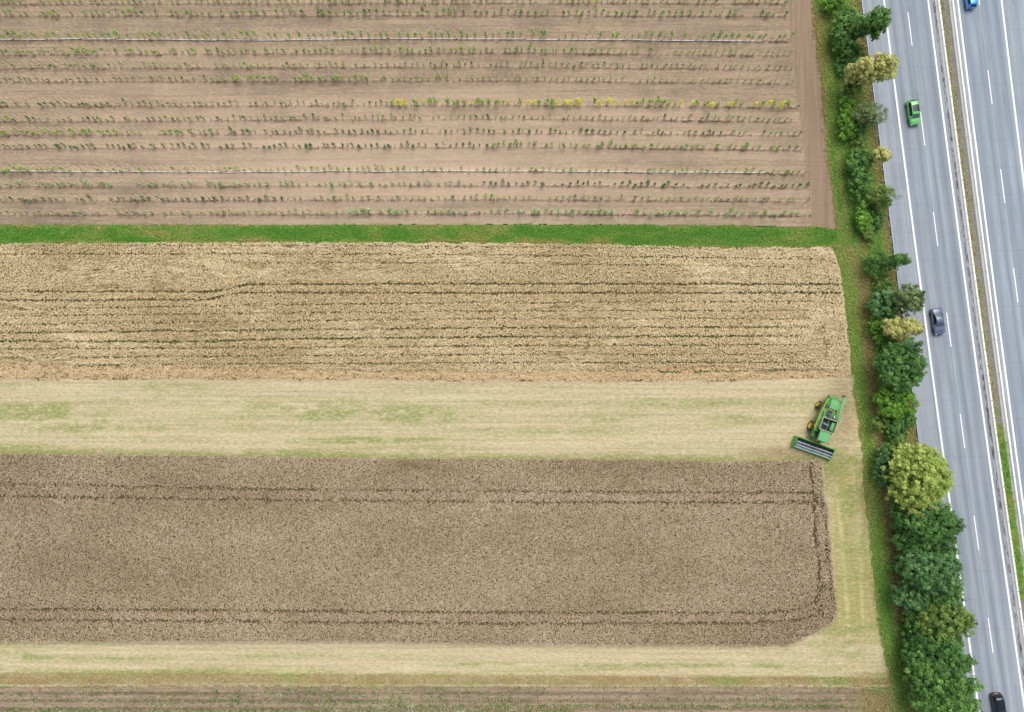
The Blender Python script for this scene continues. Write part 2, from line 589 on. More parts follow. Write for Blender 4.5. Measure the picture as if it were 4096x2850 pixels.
# verge ground ----------------------------------------------------------------
def dryv_f(X, Y):
    xl = np.where(Y < 940, XS(Y), np.where(Y < 1505, XW(Y), XV(Y)))
    xr = RAIL(Y)
    u = (X - xl) / np.maximum(xr - xl, 1)
    s = .8 * np.exp(-((xr - X - 10) / 22) ** 2)                       # dry brown strip beside the guardrail
    s = np.maximum(s, (Y > 980) * (Y < 1800) * .8 * np.exp(-((X - xl - 78) / 26) ** 2))
    s = np.maximum(s, (Y > 1800) * np.exp(-((X - xl - 88) / 22) ** 2) * .95)
    s = np.maximum(s, (Y < 400) * .7 * np.exp(-((X - 3290) / 26) ** 2 - ((Y - 80) / 55) ** 2))
    s = np.maximum(s, .6 * np.exp(-((X - xl - 4) / 8) ** 2) * (Y < 915))
    s = np.maximum(s, (Y > 2690) * 1.1 * np.exp(-((np.maximum(X - 3520 - (Y - 2690) * .12, 0)) / 24) ** 2))
    return np.clip(s * (.45 + 1.0 * fbm(X * .02, Y * .012, 51, 4)), 0, 1)


tv = MT('verge_grass', 0.95, 0.1)
p = tv.pos()
c = tv.ramp(tv.noise(p, 1.2, 6, 0.75), [(0.3, lin(90, 128, 56, .9)), (0.52, lin(122, 150, 74, .9)), (0.72, lin(162, 164, 98, .9))])
c = tv.mix(tv.attr('dry'), c, tv.ramp(tv.noise(p, 2.0, 5, 0.75), [(0.3, lin(116, 102, 72, .8)), (0.7, lin(176, 160, 118, .85))]))
c = tv.mix(tv.ramp(tv.noise(p, 6.0, 4, 0.8), [(0.4, 0.0), (0.8, 0.6)]), c, lin(74, 84, 44, .8))
tv.color(c)
tv.bump(tv.noise(p, 5.0, 4, .8), .8, .12)


def verge_keep(X, Y):
    xl = np.where(Y < 940, XS(Y), np.where(Y < 1505, XW(Y), XV(Y))) - 14
    strip = (Y > YG0(X) - 5) & (Y < YG1(X) + 14) & (X < 3400)
    return ((X > xl) & (X < RAIL(Y) + 9)) | strip | ((Y > 2740) & (X > 3430) & (X < RAIL(Y) + 9))


sheet('grass_verge', -280, 3880, -260, 3140, 8.0, verge_keep,
      lambda X, Y, wx, wy: -0.08 + 0.05 * (fbm(wx * .8, wy * .8, 53, 3) - .5), tv.m, {'dry': dryv_f}, 'rough green and dry grass between the fields and the motorway')

# ------------------------------------------------------------------ roads
YS_ = np.arange(-300, 3160, 40.0)
LINES = {
    'edge': [(0, 3447), (950, 3569), (1750, 3673), (2850, 3818)],
    'L': [(0, 3533.7), (950, 3658.5), (1325, 3706.8), (1750, 3764), (2850, 3916)],
    'dash': [(50, 3631), (183, 3648), (449, 3681.7), (582, 3698.4), (849, 3734), (983, 3751), (1250, 3786), (1387, 3805), (1658, 3839.5), (1792, 3858.5), (2063, 3894.5), (2200, 3914), (2472, 3950.6), (2612, 3973.6)],
    'R': [(0, 3713), (950, 3837), (900, 3828.5), (1750, 3943), (2801, 4094.6)],
    'b1l': [(0, 3741), (950, 3858), (900, 3853), (1700, 3962), (1750, 3967), (2300, 4048)],
    'b2l': [(0, 3794.6), (950, 3913), (900, 3905.5), (1700, 4013), (1750, 4018), (1960, 4046)],
    'L2': [(0, 3832), (950, 3949), (900, 3943.8), (1750, 4055.5), (2006, 4092)],
    'dash2': [(282, 3951), (416, 3969), (677, 4001.5), (813, 4019.3), (1074, 4053), (1210, 4072.6)],
    'R2': [(0, 4006), (737, 4095.4)],
}
POLY = {}
for k, pts in LINES.items():
    ys = np.array([q[0] for q in pts], float); xs = np.array([q[1] for q in pts], float)
    POLY[k] = np.polyfit(ys, xs, 2 if len(pts) > 5 else 1)
# keep one gentle curvature for every line of the road
curv = np.mean([POLY[k][0] for k in ('L', 'dash', 'R') if len(POLY[k]) == 3])
for k, pts in LINES.items():
    ys = np.array([q[0] for q in pts], float); xs = np.array([q[1] for q in pts], float)
    l = np.polyfit(ys, xs - curv * ys ** 2, 1)
    POLY[k] = np.array([curv, l[0], l[1]])


def rx(k, y):
    return np.polyval(POLY[k], y)


def road_curve(k, ys=YS_):
    return np.stack(at(rx(k, ys), ys, 0.0), -1)


def along(pl):
    d = np.linalg.norm(np.diff(pl, axis=0), axis=1)
    return np.concatenate([[0], np.cumsum(d)])


def road_mesh(name, left, right, z, mat, label, ncross=28):
    s = along(left)
    V = []; u_ = []; v_ = []
    W = np.linalg.norm(right - left, axis=1)
    for j in range(ncross + 1):
        t = j / ncross
        P = left * (1 - t) + right * t
        V.append(np.concatenate([P, np.full((len(P), 1), z)], 1)); u_.append(W * t); v_.append(s)
    V = np.stack(V, 1).reshape(-1, 3); u_ = np.stack(u_, 1).ravel(); v_ = np.stack(v_, 1).ravel()
    n = len(left); m = ncross + 1
    idx = np.arange(n * m).reshape(n, m)
    F = np.stack([idx[1:, :-1], idx[1:, 1:], idx[:-1, 1:], idx[:-1, :-1]], -1).reshape(-1, 4)
    me = np_mesh(name, V, F, mat, {'across': u_, 'along': v_})
    return tag(link(name, me), label, None, None, 'structure')


def concrete_road(name, joints_u, wear_u, gutter_u, phase, base, tone):
    t = MT(name, 0.75, 0.3)
    u = t.attr('across'); v = t.attr('along')
    comb = t.n('ShaderNodeCombineXYZ'); t.l(u, comb.inputs[0]); t.l(v, comb.inputs[1])
    uv = comb.outputs[0]
    lw = t.noise(t.scaled(uv, (1.3, 0.012, 1)), 1.0, 5, 0.6)
    bl = t.noise(t.scaled(uv, (0.35, 0.12, 1)), 1.0, 5, 0.6)
    g = t.noise(uv, 3.5, 5, 0.8)
    c = t.ramp(lw, [(0.36, base[0]), (0.5, base[1]), (0.64, base[2])])
    c = t.mix(t.ramp(bl, [(0.45, 0.0), (0.7, 0.5)]), c, base[0])
    pat = t.noise(t.scaled(uv, (.25, .035, 1)), 1.0, 3, .5)
    c = t.mix(t.ramp(pat, [(.5, 0.0), (.62, .45)]), c, base[4])
    # every slab its own slight tone
    cell = t.n('ShaderNodeTexWhiteNoise', noise_dimensions='2D')
    cc = t.n('ShaderNodeCombineXYZ')
    t.l(t.math('FLOOR', t.math('DIVIDE', t.math('ADD', u, -joints_u[0]), joints_u[1] - joints_u[0])), cc.inputs[0])
    t.l(t.math('FLOOR', t.math('DIVIDE', t.math('ADD', v, phase), 5.0)), cc.inputs[1])
    t.l(cc.outputs[0], cell.inputs['Vector'])
    c = t.mix(t.math('MULTIPLY', cell.outputs['Value'], 0.3), c, base[3])
    c = t.mix(t.ramp(g, [(0.35, 0.0), (0.8, 0.22)]), c, base[4])

    def band(center, w, k, col, nz=None):
        nonlocal c
        f = t.math('SUBTRACT', 1.0, t.math('DIVIDE', t.math('ABSOLUTE', t.math('SUBTRACT', u, center)), w))
        f = t.math('MULTIPLY', t.math('MAXIMUM', f, 0.0), k)
        f = t.math('MINIMUM', f, 1.0)
        if nz is not None:
            f = t.math('MULTIPLY', f, nz)
        c = t.mix(f, c, col)
    spots = t.noise(t.scaled(uv, (1.1, .10, 1)), 1.0, 5, .8)
    c = t.mix(t.ramp(spots, [(.56, 0.0), (.7, .5)]), c, lin(118, 126, 134, K))
    wn_ = t.ramp(t.noise(t.scaled(uv, (0.8, 0.05, 1)), 1.0, 4, .6), [(0.3, 0.35), (0.7, 1.0)])
    for w_ in wear_u:
        band(w_, 0.9, 1.0, base[5], wn_)
    thin = t.ramp(t.noise(t.scaled(uv, (3, 0.25, 1)), 1.0, 4, .7), [(0.35, 0.3), (0.6, 1.0)])
    for ju in joints_u:
        band(ju, 0.05, 1.2, base[6], thin)
    # cross joints every five metres
    fr = t.math('ABSOLUTE', t.math('SUBTRACT', t.math('FRACT', t.math('DIVIDE', t.math('ADD', v, phase), 5.0)), 0.5))
    jm = t.math('MULTIPLY', t.math('LESS_THAN', fr, 0.008), 0.34)
    c = t.mix(t.math('MULTIPLY', jm, t.ramp(t.noise(uv, .7, 3), [(.3, .4), (.7, 1.0)])), c, base[6])
    for (gu, gw, k) in gutter_u:
        pn = t.ramp(t.noise(t.scaled(uv, (2.4, 0.55, 1)), 1.0, 5, .75), [(0.46, 0.0), (0.56, 1.0)])
        band(gu, gw, k, base[7], pn)
    t.color(c)
    t.bump(g, 0.15, 0.01)
    return t.m


K = .775
BASE = [lin(144, 155, 166, K), lin(162, 171, 181, K), lin(178, 186, 194, K), lin(172, 180, 190, K), lin(190, 198, 206, K), lin(132, 146, 160, K), lin(104, 112, 122, K), lin(92, 86, 90, K)]
y0_ = YS_
Lw = road_curve('edge'); Rw = road_curve('b1l'); Rw = Rw + np.array([0.25, 0.0])
W0 = float(np.linalg.norm(Rw[10] - Lw[10]))
uL = float(np.linalg.norm(road_curve('L')[40] - Lw[40])); uD = float(np.linalg.norm(road_curve('dash')[40] - Lw[40])); uR = float(np.linalg.norm(road_curve('R')[40] - Lw[40]))
road_m = concrete_road('concrete_road_left', [uL - .35, uD - .15, uR + .55], [uL + 1.0, uL + 2.9, uD + 1.1, uD + 2.9], [(uR + .95, .42, 2.0)], 1.2, BASE, 0)
road_mesh('road', Lw, Rw, 0.02, road_m, 'grey concrete carriageway beside the hedge')
L2w = road_curve('b2l'); off = 14.5
dirv = (road_curve('R2') - road_curve('L2')); dirv = dirv / np.linalg.norm(dirv, axis=1, keepdims=True)
R2w = L2w + dirv * 16.0
uL2 = float(np.linalg.norm(road_curve('L2')[20] - L2w[20])); uD2 = float(np.linalg.norm(road_curve('dash2')[20] - L2w[20])); uR2 = float(np.linalg.norm(road_curve('R2')[20] - L2w[20]))
B2 = [lin(144, 157, 168, K), lin(161, 173, 183, K), lin(177, 188, 196, K), lin(172, 182, 196, K), lin(194, 203, 213, K), lin(134, 149, 165, K), lin(98, 105, 114, K), lin(100, 98, 100, K)]
road2_m = concrete_road('concrete_road_right', [uL2 + .3, uD2 + .25, uR2 + .35], [uL2 + .95, uL2 + 2.8, uD2 + 1.0, uD2 + 2.8], [(1.0, .25, .5)], 3.1, B2, 0)
road_mesh('road', L2w, R2w, 0.02, road2_m, 'grey concrete carriageway at the right edge')

# median ground
tm = MT('median_gravel', 0.95, 0.1)
p = tm.pos()
c = tm.ramp(tm.noise(p, 3.0, 6, .8), [(.3, lin(112, 110, 106, .8)), (.5, lin(140, 138, 134, .8)), (.75, lin(176, 172, 166, .8))])
c = tm.mix(tm.ramp(tm.noise(p, .8, 5, .7), [(.48, 0.0), (.68, .6)]), c, lin(122, 112, 88, .8))
tm.color(c)
road_mesh('median', Rw - np.array([.3, 0]), L2w + np.array([.3, 0]), 0.005, tm.m, 'gravel median between the two concrete barriers', 8)

# painted lines
tp = MT('road_paint', 0.6, 0.3)
p = tp.pos()
tp.color(tp.mix(tp.ramp(tp.noise(p, 4.0, 5, .8), [(.55, 0.0), (.8, .35)]), (.86, .87, .89, 1), lin(176, 182, 192, .85)))


def ribbon(V, F, pl, w, z):
    n0 = len(V)
    d = np.gradient(pl, axis=0); d /= np.linalg.norm(d, axis=1, keepdims=True)
    nrm = np.stack([-d[:, 1], d[:, 0]], -1)
    for i in range(len(pl)):
        V.append((*(pl[i] + nrm[i] * w / 2), z)); V.append((*(pl[i] - nrm[i] * w / 2), z))
    for i in range(len(pl) - 1):
        a = n0 + 2 * i
        F.append((a, a + 1, a + 3, a + 2))


def markings(solids, dash_k, dash_y0, label):
    V, F = [], []
    for k in solids:
        ribbon(V, F, road_curve(k), 0.30, 0.026)
    for n in range(-3, 16):
        ys = dash_y0(n)
        yy = np.linspace(ys[0], ys[1], 6)
        ribbon(V, F, road_curve(dash_k, yy), 0.17, 0.026)
    me = np_mesh('road_markings', V, F, tp.m)
    tag(link('road_markings', me), label, None, None, 'structure')


dstart = [50, 449, 849, 1250, 1658, 2063, 2472]
dpoly = np.polyfit(range(7), dstart, 2)
markings(['L', 'R'], 'dash', lambda n: (np.polyval(dpoly, n), np.polyval(dpoly, n) + 134 + n * .8), 'white lane lines of the left carriageway')
d2 = np.polyfit(range(3), [282, 677.6, 1074.5], 1)
markings(['L2', 'R2'], 'dash2', lambda n: (np.polyval(d2, n), np.polyval(d2, n) + 135), 'white lane lines of the right carriageway')

# ------------------------------------------------------------------ concrete barriers
def barrier_mat(name, c0, c1, c2):
    t = MT(name, 0.85, 0.2)
    tc = t.n('ShaderNodeTexCoord').outputs['Object']
    c = t.ramp(t.noise(t.scaled(tc, (3, .5, 3)), 1.5, 5, .7), [(.3, c0), (.55, c1), (.75, c2)])
    c = t.mix(t.ramp(t.noise(t.scaled(tc, (1, 4, .6)), 1.2, 5, .7), [(.56, 0.0), (.75, .35)]), c, lin(150, 140, 122, .85))
    t.color(c)
    return t.m


bar_m = barrier_mat('barrier_concrete', lin(232, 232, 226, .95), lin(242, 242, 238, .97), lin(250, 250, 248, .98))
hole_m = paint('drain_slot', (.05, .05, .05, 1), .9)


def barrier_mesh(L):
    b = BM()
    prof = [(-.40, 0), (-.40, .07), (-.24, .30), (-.14, .58), (.14, .58), (.24, .30), (.40, .07), (.40, 0)]
    r0 = [(x, -L / 2, z) for x, z in prof]; r1 = [(x, L / 2, z) for x, z in prof]
    b.loft([r0, r1], smooth=False)
    return b


proto_b = None
for key, side, label in (('b1l', 1, 'pale concrete barrier segment on the left side of the median'), ('b2l', 2, 'pale concrete barrier segment on the right side of the median')):
    pl = road_curve(key)
    d = np.gradient(pl, axis=0); d /= np.linalg.norm(d, axis=1, keepdims=True)
    nrm = np.stack([-d[:, 1], d[:, 0]], -1)       # d points down the picture; normal points right
    pl = pl + nrm * 0.40
    s = along(pl)
    yv = 692 if side == 1 else 686
    s_ref = np.interp(yv, YS_, s)
    L = 6.04
    k0 = int(math.floor(-s_ref / L))
    n = 0
    while True:
        sa = s_ref + (k0 + n) * L; sb = sa + L
        n += 1
        if sa < 2: continue
        if sb > s[-1] - 2: break
        ya, yb = np.interp(sa, s, YS_), np.interp(sb, s, YS_)
        if yb < -20 or ya > 2880 or (side == 1 and ya > 2640) or (side == 2 and ya > 2280): continue
        A = np.array([np.interp(sa, s, pl[:, 0]), np.interp(sa, s, pl[:, 1])]); B = np.array([np.interp(sb, s, pl[:, 0]), np.interp(sb, s, pl[:, 1])])
        mid = (A + B) / 2; dr = B - A
        if proto_b is None:
            proto_b = barrier_mesh(6.0).build('concrete_barrier', bar_m)
            o = proto_b
            slot_me = None
        else:
            o = proto_b.copy(); COL.objects.link(o)
        o.location = (mid[0], mid[1], 0.0)
        o.rotation_euler = (0, 0, math.atan2(dr[1], dr[0]) + math.pi / 2)
        tag(o, label, 'barrier', 'barrier segments left of the median' if side == 1 else 'barrier segments right of the median')
        if side == 1:
            for t_ in (-1.5, 1.5):
                if slot_me is None:
                    sb_ = BM(); sb_.box((0, 0, 0), (.30, .13, .02), bev=.004)
                    sl = sb_.build('lifting_slot', hole_m, o); slot_me = sl.data
                else:
                    sl = link('lifting_slot', slot_me, o)
                sl.location = (0, t_, .575)
                sl.scale = (.6, 1, 1)

# ------------------------------------------------------------------ guardrail
steel = paint('galvanised_steel', lin(172, 186, 204, .8), .45, .5, .12, .35)
ys = np.arange(-120, 2960, 44.6)
gp = np.stack(at(RAIL(ys) + 1, ys, 0.0), -1)
gr_root = empty('guardrail', (float(gp[0, 0]), float(gp[0, 1]), 0))
tag(gr_root, 'long galvanised steel guardrail on posts along the hedge side', 'guardrail')
g0 = gp[0]
prof = [(.045, .43), (.0, .47), (.075, .53), (.0, .59), (.0, .60), (.075, .66), (.0, .72), (.045, .76), (-.06, .76), (-.06, .43)]
rings = []
dg = np.gradient(gp, axis=0); dg /= np.linalg.norm(dg, axis=1, keepdims=True); ng = np.stack([-dg[:, 1], dg[:, 0]], -1)
for i in range(len(gp)):
    rings.append([(gp[i, 0] - g0[0] + ng[i, 0] * x, gp[i, 1] - g0[1] + ng[i, 1] * x, z) for x, z in prof])
BM().loft(rings, smooth=False).build('rail', steel, gr_root)
pb = BM(); pb.box((-.12, 0, .36), (.10, .06, .80), bev=.01); pb.box((-.08, 0, .6), (.10, .10, .22)); pb.box((-.3, 0, .7), (.34, .05, .05))
post_me = None
for i in range(1, len(gp), 1):
    ang = math.atan2(ng[i, 1], ng[i, 0])
    if post_me is None:
        po = pb.build('post', steel, gr_root); post_me = po.data
    else:
        po = link('post', post_me, gr_root)
    po.location = (gp[i, 0] - g0[0] - ng[i, 0] * .075, gp[i, 1] - g0[1] - ng[i, 1] * .075, 0); po.rotation_euler = (0, 0, ang)

# ------------------------------------------------------------------ blades, tufts, leaf cards (numpy)
def blades(P, H, lean_dir, lean, w, tints, curl=0.3):
    """one tapered, bent blade (2 quads as a strip -> 4+1 verts as two quads) per point"""
    n = len(P)
    a = lean_dir
    dx = np.cos(a) * lean; dy = np.sin(a) * lean
    px = -np.sin(a) * w / 2; py = np.cos(a) * w / 2
    z1 = H * 0.62
    x1, y1 = P[:, 0] + dx * .4 * H, P[:, 1] + dy * .4 * H
    x2, y2 = P[:, 0] + dx * H, P[:, 1] + dy * H
    z2 = H * np.sqrt(np.clip(1 - .55 * lean ** 2, .08, 1))
    zb = P[:, 2]
    V = np.empty((n, 4, 3))
    V[:, 0] = np.stack([P[:, 0] - px * .6, P[:, 1] - py * .6, zb], -1)
    V[:, 1] = np.stack([x1 + px, y1 + py, zb + z1], -1)
    V[:, 2] = np.stack([x2, y2, zb + z2], -1)
    V[:, 3] = np.stack([x1 - px, y1 - py, zb + z1], -1)
    F = np.arange(n * 4).reshape(n, 4)
    return V.reshape(-1, 3), F, np.repeat(tints, 4)


def cards(P, N, size, aspect, r):
    n = len(P)
    N = N / np.maximum(np.linalg.norm(N, axis=1, keepdims=True), 1e-6)
    R = r.normal(size=(n, 3))
    T = np.cross(N, R); T /= np.maximum(np.linalg.norm(T, axis=1, keepdims=True), 1e-6)
    B = np.cross(N, T)
    s = size[:, None]
    V = np.stack([P + T * s, P + B * s * aspect - N * s * .12, P - T * s, P - B * s * aspect - N * s * .12], 1)
    return V.reshape(-1, 3), np.arange(n * 4).reshape(n, 4)


def scatter(x0, x1, y0, y1, step, r):
    xs = np.arange(x0, x1, step); ys = np.arange(y0, y1, step)
    X, Y = np.meshgrid(xs, ys)
    X = X + r.uniform(-.5, .5, X.shape) * step * 1.1; Y = Y + r.uniform(-.5, .5, Y.shape) * step * 1.1
    return X.ravel(), Y.ravel()


# ------------------------------------------------------------------ standing crop
def line_mask(X, Y, lines):
    """0..1 gap strength and green share from a list of (points, half width, strength, green)"""
    gap = np.zeros_like(X); grn = np.zeros_like(X)
    for i, (pts, w, k, g) in enumerate(lines):
        xs = [q[0] for q in pts]; ys = [q[1] for q in pts]
        yy = np.interp(X, xs, ys) + (fbm(X * .02, X * 0, 200 + i, 3) - .5) * 5
        nz = np.clip(fbm(X * .012, X * 0 + i, 230 + i, 3) * 2.4 - .45, 0, 1)
        m = np.exp(-((Y - yy) / (w * 1.15)) ** 2) * ((X > xs[0] - 300 * (xs[0] == 0)) & (X < xs[-1]))
        gap = np.maximum(gap, m * k * (.62 + .38 * nz)); grn = np.maximum(grn, m * min(1, g * 1.3) * nz)
    return gap, grn


def vline_mask(X, Y, lines):
    gap = np.zeros_like(X)
    for i, (pts, w, k) in enumerate(lines):
        xs = np.interp(Y, [q[1] for q in pts], [q[0] for q in pts]) + (fbm(Y * .03, Y * 0, 260 + i, 3) - .5) * 8
        nz = np.clip(fbm(Y * .02, Y * 0 + i, 270 + i, 3) * 2.2 - .3, 0, 1)
        gap = np.maximum(gap, k * (.55 + .45 * nz) * np.exp(-((X - xs) / w) ** 2) * ((Y > pts[0][1]) & (Y < pts[-1][1])))
    return gap


UP_LINES = [
    ([(0, 982), (1400, 984), (3330, 1000)], 2.5, .6, .3), ([(0, 1017), (1000, 1016), (2000, 1020), (3300, 1038)], 2.6, .75, .6), ([(900, 1050), (2000, 1054), (3240, 1068)], 2.5, .6, .4),
    ([(0, 1167), (860, 1167), (1000, 1138), (2000, 1136), (3370, 1138)], 4.0, 1.0, .15), ([(0, 1203), (820, 1200), (960, 1172), (2000, 1173), (3370, 1172)], 4.0, 1.0, .1),
    ([(0, 1240), (1000, 1222), (2000, 1211), (3260, 1208)], 2.6, .7, .2), ([(0, 1265), (1000, 1255), (2000, 1245), (3240, 1243)], 2.6, .75, .3), ([(0, 1299), (1000, 1286), (2000, 1276), (3240, 1275)], 2.6, .7, .2),
    ([(0, 1332), (1000, 1322), (2000, 1312), (3230, 1309)], 3.2, .95, .6), ([(0, 1365), (700, 1368), (1200, 1356), (2000, 1349), (3210, 1345)], 3.6, 1.0, .8), ([(0, 1397), (1000, 1392), (2000, 1384), (3190, 1381)], 2.8, .85, .7),
    ([(0, 1433), (1000, 1424), (2000, 1419), (3200, 1418)], 2.6, .7, .6), ([(300, 1460), (2000, 1452), (3270, 1450)], 2.6, .8, .9), ([(2500, 1490), (3290, 1480)], 3.0, .8, 1.0)]
UP_V = [([(3290, 1040), (3320, 1130), (3290, 1215)], 6, .4), ([(3270, 1220), (3290, 1330), (3310, 1420)], 16, .35), ([(3330, 1230), (3336, 1300)], 7, .4)]
LO_LINES = [
    ([(0, 1935), (1000, 1958), (2000, 1966), (3245, 1972)], 5.5, .62, .08), ([(0, 1985), (1000, 2000), (2000, 2009), (3245, 2011)], 5.5, .7, .08),
    ([(0, 2437), (1000, 2443), (2000, 2452), (3058, 2452), (3194, 2438), (3250, 2416)], 5.5, .78, .12), ([(0, 2480), (1000, 2487), (2000, 2496), (3005, 2494), (3194, 2479), (3250, 2462)], 5.5, .72, .06)]
LO_V = [([(3240, 1850), (3250, 1970), (3257, 2043), (3263, 2169), (3276, 2253), (3278, 2358), (3262, 2420)], 8, .8), ([(3285, 1990), (3305, 2116), (3304, 2200), (3322, 2306), (3325, 2400)], 8, .6),
        ([(3262, 1972), (3262, 2020)], 22, .55), ([(3285, 2330), (3282, 2400), (3270, 2470)], 26, .55)]


def lodge(X, Y):
    # blown-down crop: lower, with the stalks combed one way
    return np.clip((fbm(X * .0035, Y * .012, 71, 3) - .47) * 4.5, 0, 1)


def flat_f(X, Y):
    # flattened reddish straw along the bottom of the upper crop
    return np.clip((Y - (YW1(X) - np.interp(X, [0, 1000, 2000, 2900, 3400], [66, 50, 42, 60, 30]) + edge_noise(X, Y, 10, 73, .01))) / 9, 0, 1)


wheat_t = MT('ripe_crop', 0.85, 0.15)
a = wheat_t.attr('tint')
wheat_up = leafy('ripe_crop_gold', [lin(156, 136, 96, .9), lin(194, 174, 131, .95), lin(210, 191, 148, .97), lin(224, 206, 165, 1), lin(236, 220, 186, 1)], .0, .85)
wheat_lo = leafy('ripe_crop_beige', [lin(124, 105, 78, .84), lin(162, 143, 114, .88), lin(182, 163, 134, .9), lin(198, 180, 152, .92), lin(216, 200, 174, .94)], .0, .85)
straw_flat = leafy('fallen_straw', [lin(160, 132, 92, .88), lin(204, 176, 132, .9), lin(222, 197, 154, .93), lin(232, 212, 174, .95)], .0, .85)
weed_m = leafy('weed_leaves', [lin(58, 90, 34, .8), lin(88, 126, 50, .85), lin(120, 156, 70, .9)], .2)
under_up = MT('crop_floor_gold', .95, .1)
under_up.color(under_up.ramp(under_up.noise(under_up.pos(), 4.0, 4, .7), [(.35, lin(104, 90, 54, .74)), (.7, lin(146, 126, 84, .8))]))
under_lo = MT('crop_floor_beige', .95, .1)
under_lo.color(under_lo.ramp(under_lo.noise(under_lo.pos(), 4.0, 4, .7), [(.35, lin(94, 82, 56, .74)), (.7, lin(130, 114, 84, .8))]))


def crop(name, label, x0, x1, y0, y1, step, inside, lines, vlines, mats, hgt, upper, seed):
    r = np.random.default_rng(seed)
    X, Y = scatter(x0, x1, y0, y1, step, r)
    k = inside(X, Y)
    X, Y = X[k], Y[k]
    gap, grn = line_mask(X, Y, lines)
    gap = np.maximum(gap, vline_mask(X, Y, vlines))
    clump = fbm(X * (.06 if upper else .11), Y * (.15 if upper else .11), seed + 1, 2)
    fl = flat_f(X, Y) if upper else np.zeros_like(X)
    ld = lodge(X, Y) * (1 - fl) if upper else np.zeros_like(X)
    if upper:
        gap = np.maximum(gap, .9 * np.clip((Y - YW1(X) + 14) / 26, 0, 1))
    keep = r.uniform(size=len(X)) > np.clip(gap * 1.1 + (.05 if upper else .09), 0, .94)
    wx, wy = at(X, Y, hgt * .85)
    VV, FF, TT, MI = [], [], [], []
    nv = 0

    def push(V, F, T, mi):
        nonlocal nv
        VV.append(V); FF.append(F + nv); TT.append(T); MI.append(np.full(len(F), mi)); nv += len(V)
    kx = keep
    n = kx.sum()
    H = hgt * (0.74 + .36 * clump[kx] - .16 * ld[kx] - .45 * fl[kx]) * r.uniform(.86, 1.14, n)
    H *= (1 - .35 * gap[kx])
    flow = (fbm(X[kx] * .0022, Y[kx] * .006, seed + 3, 2) - .5) * 3.4
    base_t = np.clip(.5 + (clump[kx] - .5) * .5 + (fbm(X[kx] * .003, Y[kx] * .007, seed + 5, 4) - .5) * .5, 0, 1)
    warp = fbm(X[kx] * .004, Y[kx] * .012, seed + 21, 2)
    comb = fbm(X[kx] * .014 + 2 * warp, Y[kx] * .11 + 9 * warp, seed + 22, 3) - .5
    base_t = np.clip(base_t + comb * .9 * ld[kx], 0, 1)
    H = H * (1 + .5 * comb * ld[kx])
    if upper:
        rim = np.clip((Y[kx] - YW1(X[kx]) + 26) / 34, 0, 1)
        H = H * (1 - .75 * rim)
    # heads: small leaning plates near the top of the stalks, three per tuft
    for j in range(3):
        ang = r.uniform(0, 2 * math.pi, n)
        ang = np.where(r.uniform(size=n) < ld[kx] * .9, flow + r.normal(0, .25, n) + (j == 2) * math.pi, ang)
        ln = r.uniform(.08, .18, n) * (1 + .8 * ld[kx] + 1.0 * fl[kx])
        wd = r.uniform(.032, .06, n) * (1 - .25 * ld[kx])
        cx = wx[kx] + r.uniform(-.11, .11, n); cy = wy[kx] + r.uniform(-.11, .11, n)
        cz = H + r.uniform(-.10, .04, n)
        dx, dy = np.cos(ang), np.sin(ang)
        til = r.uniform(-.5, .15, n)
        V = np.empty((n, 4, 3))
        V[:, 0] = np.stack([cx - dx * ln, cy - dy * ln, cz - .35 * ln], -1)
        V[:, 1] = np.stack([cx - dy * wd * 1.3, cy + dx * wd * 1.3, cz], -1)
        V[:, 2] = np.stack([cx + dx * ln, cy + dy * ln, cz + til * ln], -1)
        V[:, 3] = np.stack([cx + dy * wd * 1.3, cy - dx * wd * 1.3, cz], -1)
        t = np.clip(base_t + r.normal(0, .17, n), 0, 1)
        mi = (fl[kx] > r.uniform(.3, .8, n)).astype(int) * 2 if upper else np.zeros(n, int)
        V = V.reshape(-1, 3); F = np.arange(n * 4).reshape(n, 4)
        VV.append(V); FF.append(F + nv); TT.append(np.repeat(t, 4)); MI.append(mi); nv += len(V)
    # floor of straw below the heads, dropping where the rows are open
    st = 7.0
    gx = np.arange(x0, x1 + st, st); gy = np.arange(y0, y1 + st, st)
    GX, GY = np.meshgrid(gx, gy)
    gg, _ = line_mask(GX, GY, lines); gg = np.maximum(gg, vline_mask(GX, GY, vlines))
    ins = inside(GX, GY)
    f2 = flat_f(GX, GY) if upper else np.zeros_like(GX)
    Z = hgt * (.55 - .2 * f2) * (1 - .6 * np.clip(gg * 1.1, 0, 1)) * (.8 + .4 * fbm(GX * .08, GY * .08, seed + 9, 2))
    if upper:
        Z = Z * (1 - .9 * np.clip((GY - YW1(GX) + 40) / 36, 0, 1))
    qx, qy = at(GX, GY, hgt * .6)
    er = ins.copy()
    er[1:-1, 1:-1] = ins[1:-1, 1:-1] & ins[:-2, 1:-1] & ins[2:, 1:-1] & ins[1:-1, :-2] & ins[1:-1, 2:]
    Z = np.where(er, Z, .03)
    idx = np.arange(GX.size).reshape(GX.shape)
    q = np.stack([idx[1:, :-1], idx[1:, 1:], idx[:-1, 1:], idx[:-1, :-1]], -1).reshape(-1, 4)
    kf = (ins[1:, :-1] & ins[1:, 1:] & ins[:-1, 1:] & ins[:-1, :-1]).ravel()
    push(np.stack([qx, qy, Z], -1).reshape(-1, 3), q[kf], np.full(GX.size, .2), 1)
    # green weeds in the open rows
    low_left = np.clip((Y - 1300) / 120, 0, 1) * np.clip(1.1 - X / 1700, 0, 1) * np.clip(fbm(X * .006, Y * .03, 77, 3) * 3 - 1, 0, 1) if upper else 0
    wk = r.uniform(size=len(X)) < grn * .9 + .005 * upper + .10 * low_left
    wkx, wky = np.repeat(wx[wk], 3), np.repeat(wy[wk], 3)
    m = len(wkx)
